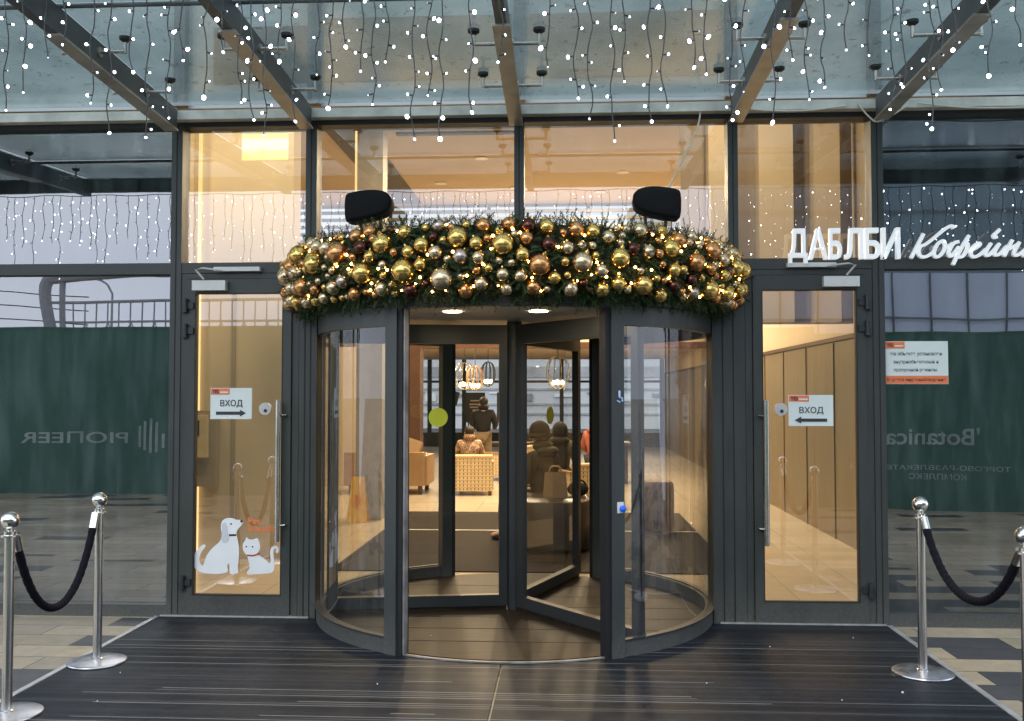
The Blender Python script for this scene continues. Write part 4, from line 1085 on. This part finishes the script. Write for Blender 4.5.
MB().tube(chaikin([(-.07, -.04, .12), (-.02, -.06, .17), (.06, -.02, .16), (.09, 0, .10)], 2), .010, 6).build('strap', M['jacket_black'], t)

t = thing('wet_floor_sign', 'yellow folding wet floor sign behind the left curved glass', 'floor sign', (-2.56, 11.7, 0))
for s in (-1, 1):
    mx = Matrix.Translation((0, s * .09, 0)) @ Matrix.Rotation(s * R(9), 4, 'X')
    b_ = MB(); b_._add([mx @ Vector(p) for p in ((-.13, -.008, 0), (.13, -.008, 0), (.075, -.008, .56), (-.075, -.008, .56), (-.13, .008, 0), (.13, .008, 0), (.075, .008, .56), (-.075, .008, .56))], [(0, 1, 2, 3), (7, 6, 5, 4), (0, 4, 5, 1), (1, 5, 6, 2), (2, 6, 7, 3), (3, 7, 4, 0)])
    b_.build('panel', M['yellow_sign'], t)
MB().box(-.025, .025, -.106, -.100, .2, .34, Matrix.Rotation(R(-9) * 0, 4, 'X')).build('pictogram', M['orange'], t)

def pendant(loc, label, r, h, kind):
    t = thing('pendant_lamp', label, 'pendant lamp', loc, 0, 'pendant lamps in the lounge')
    MB().lathe([(.001, 2.62 - loc[2]), (.06, 2.62 - loc[2]), (.06, 2.60 - loc[2]), (.001, 2.60 - loc[2])], 0, 0, 16).build('ceiling_rose', M['frame_dark'], t)
    MB().tube([(0, 0, h / 2), (0, 0, 2.60 - loc[2])], .008, 6).build('cord', M['wire'], t)
    cg = MB()
    for k in range(5):
        a = PI * k / 5
        pts = [(r * math.cos(a) * math.cos(q) , r * math.sin(a) * math.cos(q), h / 2 * (abs(math.sin(q)) ** .8) * (1 if math.sin(q) >= 0 else -1)) for q in [2 * PI * j / 28 for j in range(29)]]
        cg.tube(pts, .010, 6)
    cg.build('cage', M[kind], t, smooth=True)
    for k in range(3): 
        a = 2.1 * k + .4; MB().sphere((r * .4 * math.cos(a), r * .4 * math.sin(a), -h * .30), .045, 10, 8).build('bulb', M['filament'], t, smooth=True)
pendant((-2.08, 19.6, 1.95), 'pale hoop pendant lamp on the left of the lounge cluster', .22, .56, 'bracket')
pendant((-1.82, 19.2, 1.90), 'pale hoop pendant lamp in the middle of the lounge cluster', .17, .50, 'leather')
pendant((-1.62, 20.0, 2.00), 'black hoop pendant lamp on the right of the lounge cluster', .15, .52, 'frame_dark')
pendant((-.13, 17.6, 1.98), 'lit glass pendant lamp seen through the right door wing', .21, .62, 'bracket')
bpy.data.objects[-1] if False else None
def board(x0, x1, label):
    t = thing('menu_board', label, 'menu board', ((x0 + x1) / 2, 26, 0), 0, 'dark menu boards at the lounge windows')
    h = (x1 - x0) / 2
    MB().box(-h, h, -.03, .03, .80, 1.62).build('panel', M['poster'], t)
    for z, w_ in ((1.38, .5), (1.28, .62), (1.20, .55), (1.05, .3)): MB().box(-h * w_, h * w_, -.034, -.0305, z, z + .035).build('chalk_line', M['chalk'], t)
    for s in (-1, 1): MB().box(s * h * .7 - .02, s * h * .7 + .02, -.02, .02, 0, .799).build('leg', M['frame_dark'], t)
board(-2.72, -2.19, 'dark menu board left of the standing man'); board(-1.86, -1.33, 'dark menu board right of the standing man, cut by the door post')
t = thing('counter_table', 'dark narrow table in front of the standing man', 'table', (-1.1, 19.2, 0))
MB().box(-.9, .9, -.3, .3, .56, .61).build('tabletop', M['table'], t, bevel=.01)
for x in (-.8, .8):
    for y in (-.24, .24): MB().box(x - .03, x + .03, y - .03, y + .03, 0, .559).build('leg', M['table'], t)
t = thing('lounge_table', 'dark table behind the seated people on the right', 'table', (.35, 17.0, 0))
MB().box(-.8, .8, -.35, .35, .68, .73).build('tabletop', M['table'], t, bevel=.01)
for x in (-.7, .7): MB().box(x - .05, x + .05, -.2, .2, 0, .679).build('leg', M['table'], t)
t = thing('wall_speaker', 'small black speaker on the dark window post', 'speaker', (-2.92, 24.4, 0))
MB().box(-.14, .14, -.1, .1, 1.28, 1.62, Matrix.Rotation(R(14), 4, 'Y') @ Matrix.Translation((-.33, 0, .0))).build('cabinet', M['jacket_black'], t, bevel=.02)
MB().tube([(.0, 0, 0), (.0, 0, 1.4)], .02).build('stand', M['frame_dark'], t)

# ------------------------------------------------------------------ people
def skin_mesh(name, verts, edges, radii, mat, parent, root=0, sub=2):
    me = bpy.data.meshes.new(name); me.from_pydata(verts, edges, [])
    o = bpy.data.objects.new(name, me); COL.objects.link(o)
    md = o.modifiers.new('s', 'SKIN'); md.use_smooth_shade = True
    for i, r in enumerate(radii):
        sv = me.skin_vertices[0].data[i]
        sv.radius = r if isinstance(r, tuple) else (r, r); sv.use_root = (i == root)
    ms = o.modifiers.new('d', 'SUBSURF'); ms.levels = sub; ms.render_levels = sub
    bpy.context.view_layer.update()
    m2 = bpy.data.meshes.new_from_object(o.evaluated_get(bpy.context.evaluated_depsgraph_get()))
    bpy.data.objects.remove(o); bpy.data.meshes.remove(me)
    m2.materials.clear(); m2.materials.append(mat); m2.name = name
    m2.polygons.foreach_set('use_smooth', [True] * len(m2.polygons))
    return link(name, m2, parent)
def person(loc, rz, label, jk, top, legs, headwear, seated, scale=1.0, group=None, lean=0.0, head_turn=0.0):
    """figure facing local +Y"""
    t = thing('person', label, 'person', loc, rz, group); t.scale = (scale * (1.14 if headwear == 'beanie' else 1.0), scale, scale)
    hz = .50 if seated else .92
    ln = lean
    J = {}
    J['pelvis'] = (0, 0, hz); J['waist'] = (0, .02 + ln * .15, hz + .14); J['chest'] = (0, .03 + ln * .45, hz + .34); J['neck'] = (0, .04 + ln * .75, hz + .53)
    J['head'] = (0, .07 + ln * 1.0, hz + .63); J['crown'] = (0, .07 + ln * 1.05, hz + .74)
    for s, n in ((-1, 'l'), (1, 'r')):
        J['sh' + n] = (s * .185, .03 + ln * .6, hz + .43); J['el' + n] = (s * .25, .08 + ln * .6, hz + .20); J['wr' + n] = (s * .19, .29 + ln * .5, hz + .10)
        if seated:
            J['hip' + n] = (s * .09, .02, hz - .02); J['kn' + n] = (s * .13, .43, hz - .0); J['an' + n] = (s * .12, .44, .09); J['to' + n] = (s * .13, .60, .045)
        else:
            J['hip' + n] = (s * .09, .0, hz - .05); J['kn' + n] = (s * .11, .02, .50); J['an' + n] = (s * .12, .0, .09); J['to' + n] = (s * .14, .15, .045)
    def sk(names, edges, radii, nm, mat, extra=None):
        idx = {n: i for i, n in enumerate(names)}
        v = [J[n] for n in names]; e = [(idx[a], idx[b]) for a, b in edges]; r = [radii[n] for n in names]
        return skin_mesh(nm, v, e, r, mat, t)
    # one continuous body with fingers
    names = ['pelvis', 'waist', 'chest', 'neck', 'head', 'crown']; edges = [('pelvis', 'waist'), ('waist', 'chest'), ('chest', 'neck'), ('neck', 'head'), ('head', 'crown')]
    rad = {'pelvis': (.14, .10), 'waist': (.12, .09), 'chest': (.15, .10), 'neck': .055, 'head': (.078, .095), 'crown': (.055, .065)}
    for n in 'lr':
        s = -1 if n == 'l' else 1
        names += ['sh' + n, 'el' + n, 'wr' + n, 'hip' + n, 'kn' + n, 'an' + n, 'to' + n]
        edges += [('chest', 'sh' + n), ('sh' + n, 'el' + n), ('el' + n, 'wr' + n), ('pelvis', 'hip' + n), ('hip' + n, 'kn' + n), ('kn' + n, 'an' + n), ('an' + n, 'to' + n)]
        rad.update({'sh' + n: .055, 'el' + n: .042, 'wr' + n: .028, 'hip' + n: .085, 'kn' + n: .055, 'an' + n: .038, 'to' + n: .035})
        w_ = Vector(J['wr' + n]); J['pm' + n] = tuple(w_ + Vector((-s * .015, .07, -.01))); names.append('pm' + n); edges.append(('wr' + n, 'pm' + n)); rad['pm' + n] = (.036, .018)
        for k in range(5):
            off = Vector((-s * .045, .03, -.005)) if k == 4 else Vector(((k - 1.5) * .018 - s * .01, .055 + (.012 if k in (1, 2) else 0), -.02))
            f = 'fg%s%d' % (n, k); J[f] = tuple(Vector(J['pm' + n]) + off); names.append(f); edges.append(('pm' + n, f)); rad[f] = .009
    body = sk(names, edges, rad, 'body', M['skin'])
    hd = Vector(J['head'])
    mb = MB(); mb.sphere(hd + Vector((0, .10, .01)), .016, 8, 6, (1, 1.2, 1.5))
    mb.build('nose', M['skin'], body, smooth=True)
    for s in (-1, 1):
        MB().sphere(hd + Vector((s * .088, -.005, .0)), .026, 8, 6, (.45, .8, 1.2)).build('ear', M['skin'], body, smooth=True)
        MB().sphere(hd + Vector((s * .034, .088, .03)), .010, 8, 6).build('eye', M['decal_black'], body, smooth=True)
    MB().sphere(hd + Vector((0, .092, -.04)), .02, 8, 6, (1.1, .4, .3)).build('mouth', M['decal_red'], body, smooth=True)
    # clothing
    nj = ['pelvis', 'waist', 'chest', 'neck']; ej = [('pelvis', 'waist'), ('waist', 'chest'), ('chest', 'neck')]
    rj = {'pelvis': (.175, .135), 'waist': (.165, .13), 'chest': (.20, .15), 'neck': (.105, .10)}
    for n in 'lr':
        nj += ['sh' + n, 'el' + n, 'wr' + n]; ej += [('chest', 'sh' + n), ('sh' + n, 'el' + n), ('el' + n, 'wr' + n)]
        rj.update({'sh' + n: .094, 'el' + n: .072, 'wr' + n: .045})
    sk(nj, ej, rj, 'jacket', M[top])
    nj = ['pelvis']; ej = []; rj = {'pelvis': (.16, .12)}
    for n in 'lr':
        nj += ['hip' + n, 'kn' + n, 'an' + n]; ej += [('pelvis', 'hip' + n), ('hip' + n, 'kn' + n), ('kn' + n, 'an' + n)]
        rj.update({'hip' + n: .105, 'kn' + n: .075, 'an' + n: .062})
    sk(nj, ej, rj, 'trousers', M[legs])
    for n in 'lr':
        a = Vector(J['an' + n]); MB().sphere(a + Vector((0, .06, -.045)), .06, 12, 8, (.75, 1.9, .75)).build('shoe', M['dark_trousers'], t, smooth=True)
    if headwear == 'hair':
        MB().sphere(hd + Vector((0, -.018, .055)), .105, 16, 12, (.93, 1.0, .92)).build('hair', M['hair'], t, smooth=True)
    elif headwear == 'beanie':
        b_ = MB().lathe([(.108, hd.z + .06), (.112, hd.z + .10), (.104, hd.z + .14), (.082, hd.z + .175), (.05, hd.z + .197), (.018, hd.z + .208), (.001, hd.z + .209)], hd.x, hd.y - .008, 20); b_.lathe([(.108, hd.z + .015), (.119, hd.z + .02), (.119, hd.z + .065), (.108, hd.z + .07)], hd.x, hd.y - .008, 20)
        b_.build('beanie', M['knit'], t, smooth=True)
    if headwear in ('beanie', 'hair'):
        MB().sphere(Vector(J['neck']) + Vector((0, -.015, .03)), .10, 16, 12, (1.15, 1.05, .75)).build('collar', M[top], t, smooth=True)
    if headwear == 'beanie':
        MB().sphere(Vector(J['neck']) + Vector((0, -.085, -.03)), .14, 16, 12, (1.25, .62, .42)).build('hood_roll', M[top], t, smooth=True)
    elif headwear == 'hood':
        MB().sphere(hd + Vector((0, -.03, .03)), .135, 16, 12, (.95, 1.0, 1.1)).build('hood', M['knit'], t, smooth=True)
        MB().sphere(hd + Vector((0, -.08, -.12)), .13, 16, 12, (1.25, .8, .6)).build('hood_roll', M[top], t, smooth=True)
    return t
person((-1.55, 18.0, 0), R(-4), 'standing man in black jacket and khaki trousers seen from behind', 0, 'jacket_black', 'khaki', 'hair', False, .90)
person((-1.52, 15.12, 0), R(10), 'seated person in patterned coat with dark hair in woven armchair', 0, 'coat', 'dark_trousers', 'hair', True, .84)
person((-.22, 10.18, 0), R(62), 'seated person in dark jacket and knitted hat on the ottoman', 0, 'jacket_olive', 'dark_trousers', 'beanie', True, .97)
person((-.08, 13.6, 0), R(-12), 'seated person in dark hooded jacket behind the person on the ottoman', 0, 'jacket_olive', 'dark_trousers', 'hood', True, .91)
person((.52, 16.2, 0), R(-20), 'person in rust coat seated at the far right table', 0, 'red_coat', 'dark_trousers', 'hood', True, .95)

# ------------------------------------------------------------------ surroundings across the plaza (seen as reflections)
hp = [(-16, -1.55), (-9.5, -1.42), (-6.2, -1.32), (-3.0, -1.2), (1.8, -.95), (3.5, -.25), (9.0, .9)]
for i, ((xa, ya), (xb, yb)) in enumerate(zip(hp, hp[1:])):
    d = Vector((xb - xa, yb - ya, 0)); ln = d.length; ang = math.atan2(d.y, d.x)
    h = [2.62, 2.62, 2.62, 2.58, 2.5, 2.4][i]
    labs = ['green hoarding panel farthest left', 'green hoarding panel with white bar logo across the plaza, left', 'green hoarding panel across the plaza, right of the bar logo', 'green hoarding panel behind the viewer', 'green hoarding panel angled beside the viewer', 'green hoarding panel with shopping centre lettering reflected on the right']
    t = thing('hoarding', labs[i], 'hoarding', (xa, ya, 0), ang, 'green site hoarding panels')
    MB().box(0.003, ln - .003, -.05, 0, 0, h).build('panel', M['hoarding'], t)
    MB().box(0.003, ln - .003, -.055, .008, h, h + .03).build('top_rail', M['hoarding'], t)
    inv = (Matrix.Translation((xa, ya, 0)) @ Matrix.Rotation(ang, 4, 'Z')).inverted()
    mx0 = inv
    def wall_text(txt, x_left_w, x_right_w, z0, z1, bold=0, spacing=1.0):
        # text reads for someone facing -Y: local frame turned half round
        u0, u1 = x_left_w - xa, x_right_w - xa
        k = ln / (xb - xa); u0 *= k; u1 *= k
        mx = Matrix.Translation((u0, .004, 0)) @ Matrix.Rotation(PI, 4, 'Z')
        put_text('print', txt, M['hoarding_print'], (0, u0 - u1, z0, z1), 0, t, mx=mx, bold=bold, spacing=spacing)
    if i == 1:
        wall_text('PIOПEER', -6.94, -8.71, .80, .985, .012)
        k = ln / (xb - xa)
        for q, (bx, z0, z1) in enumerate(((-6.34, .73, .95), (-6.45, .66, 1.14), (-6.55, .65, 1.20), (-6.65, .69, 1.16), (-6.74, .74, 1.08))):
            u = (bx - xa) * k; MB().box(u - .022, u + .022, .001, .005, z0, z1).build('logo_bar', M['hoarding_print'], t)
    if i == 5:
        wall_text("'Botanica", 5.60, 4.42, .88, 1.12, .015)
        wall_text('ТОРГОВО-РАЗВЛЕКАТЕЛЬНЫЙ', 5.96, 3.95, .535, .62, .012)
        wall_text('КОМПЛЕКС', 5.42, 4.72, .41, .49, .012)
# overpass with railing, lamp post and wires on the left beyond the hoarding
t = thing('overpass', 'grey overpass frame with railing reflected in the left pane', 'overpass', (-16, -17, 0))
mb = MB()
mb.box(-7, 16, -.3, .3, 2.2, 2.9); mb.build('deck', M['overpass'], t)
rl = MB(); rl.tube([(-1.0, 0, 4.6), (16, 0, 4.75)], .05).tube([(-1.0, 0, 3.95), (16, 0, 4.0)], .04)
for k in range(44): rl.tube([(-.9 + k * .38, 0, 2.9), (-.9 + k * .38, 0, 4.66)], .025, 5)
for k in range(22): rl.tube([(-.9 + k * .76, 0, 2.9), (-.5 + k * .76, 0, 3.95)], .02, 5).tube([(-.1 + k * .76, 0, 2.9), (-.5 + k * .76, 0, 3.95)], .02, 5)
rl.build('railing', M['overpass'], t)
fr = MB(); fr.tube(chaikin([(-.6, 0, 2.2), (-.9, 0, 3.6), (-1.2, 0, 5.2), (-.7, 0, 5.55), (16, 0, 5.9)], 2), .2, 8).tube([(-.5, 0, 2.9), (-.5, 0, 5.4)], .10); fr.build('portal_frame', M['overpass'], t)
for x in (0, 7, 14): MB().tube([(x, 0, 0), (x, 0, 2.2)], .4, 12).build('pier', M['overpass'], t)
t = thing('street_lamp', 'thin grey street lamp reflected in the left pane', 'street lamp', (-17.3, -22, 0))
MB().tube([(0, 0, 0), (0, 0, 5.4)], [.08, .04], 8).tube(chaikin([(0, 0, 5.4), (-.3, 0, 5.9), (-1.2, 0, 6.1)], 2), .04, 6).build('pole', M['overpass'], t); MB().box(-1.7, -1.15, -.1, .1, 6.04, 6.15).build('lamp_head', M['overpass'], t, bevel=.03)
for i in range(5):
    z = 3.4 + i * .5
    o = MB().tube([(-40, -20, z + 1.4), (-24, -20, z + .1), (-17.2, -20, z - .3)], .02, 4).build('overhead_wire', M['wire']); settag(o, 'thin overhead wire reflected at the far left, %s from the bottom' % nth(i + 1), 'wire', 'overhead wires')
# glazed block on the right beyond the hoarding
t = thing('glazed_building', 'blue grey panelled building reflected in the right pane', 'building', (0, 0, 0))
MB().box(4.2, 40, -14, -10, 0, 4.5).build('lower_cladding', M['curtain_block'], t)
MB().box(4.2, 40, -14, -10.02, 4.502, 9.0).build('upper_glazing', simple('slate_glazing', (.16, .235, .27), .3, 0, .15, .5), t)
gr = MB()
for k in range(40): gr.box(4.3 + k * .9, 4.33 + k * .9, -9.998, -9.95, 0, 4.5)
for z in (1.0, 3.35, 6.0, 7.6): gr.box(4.2, 40, -9.949, -9.93, z, z + .05)
gr.build('panel_joints', M['dark_joint'], t)
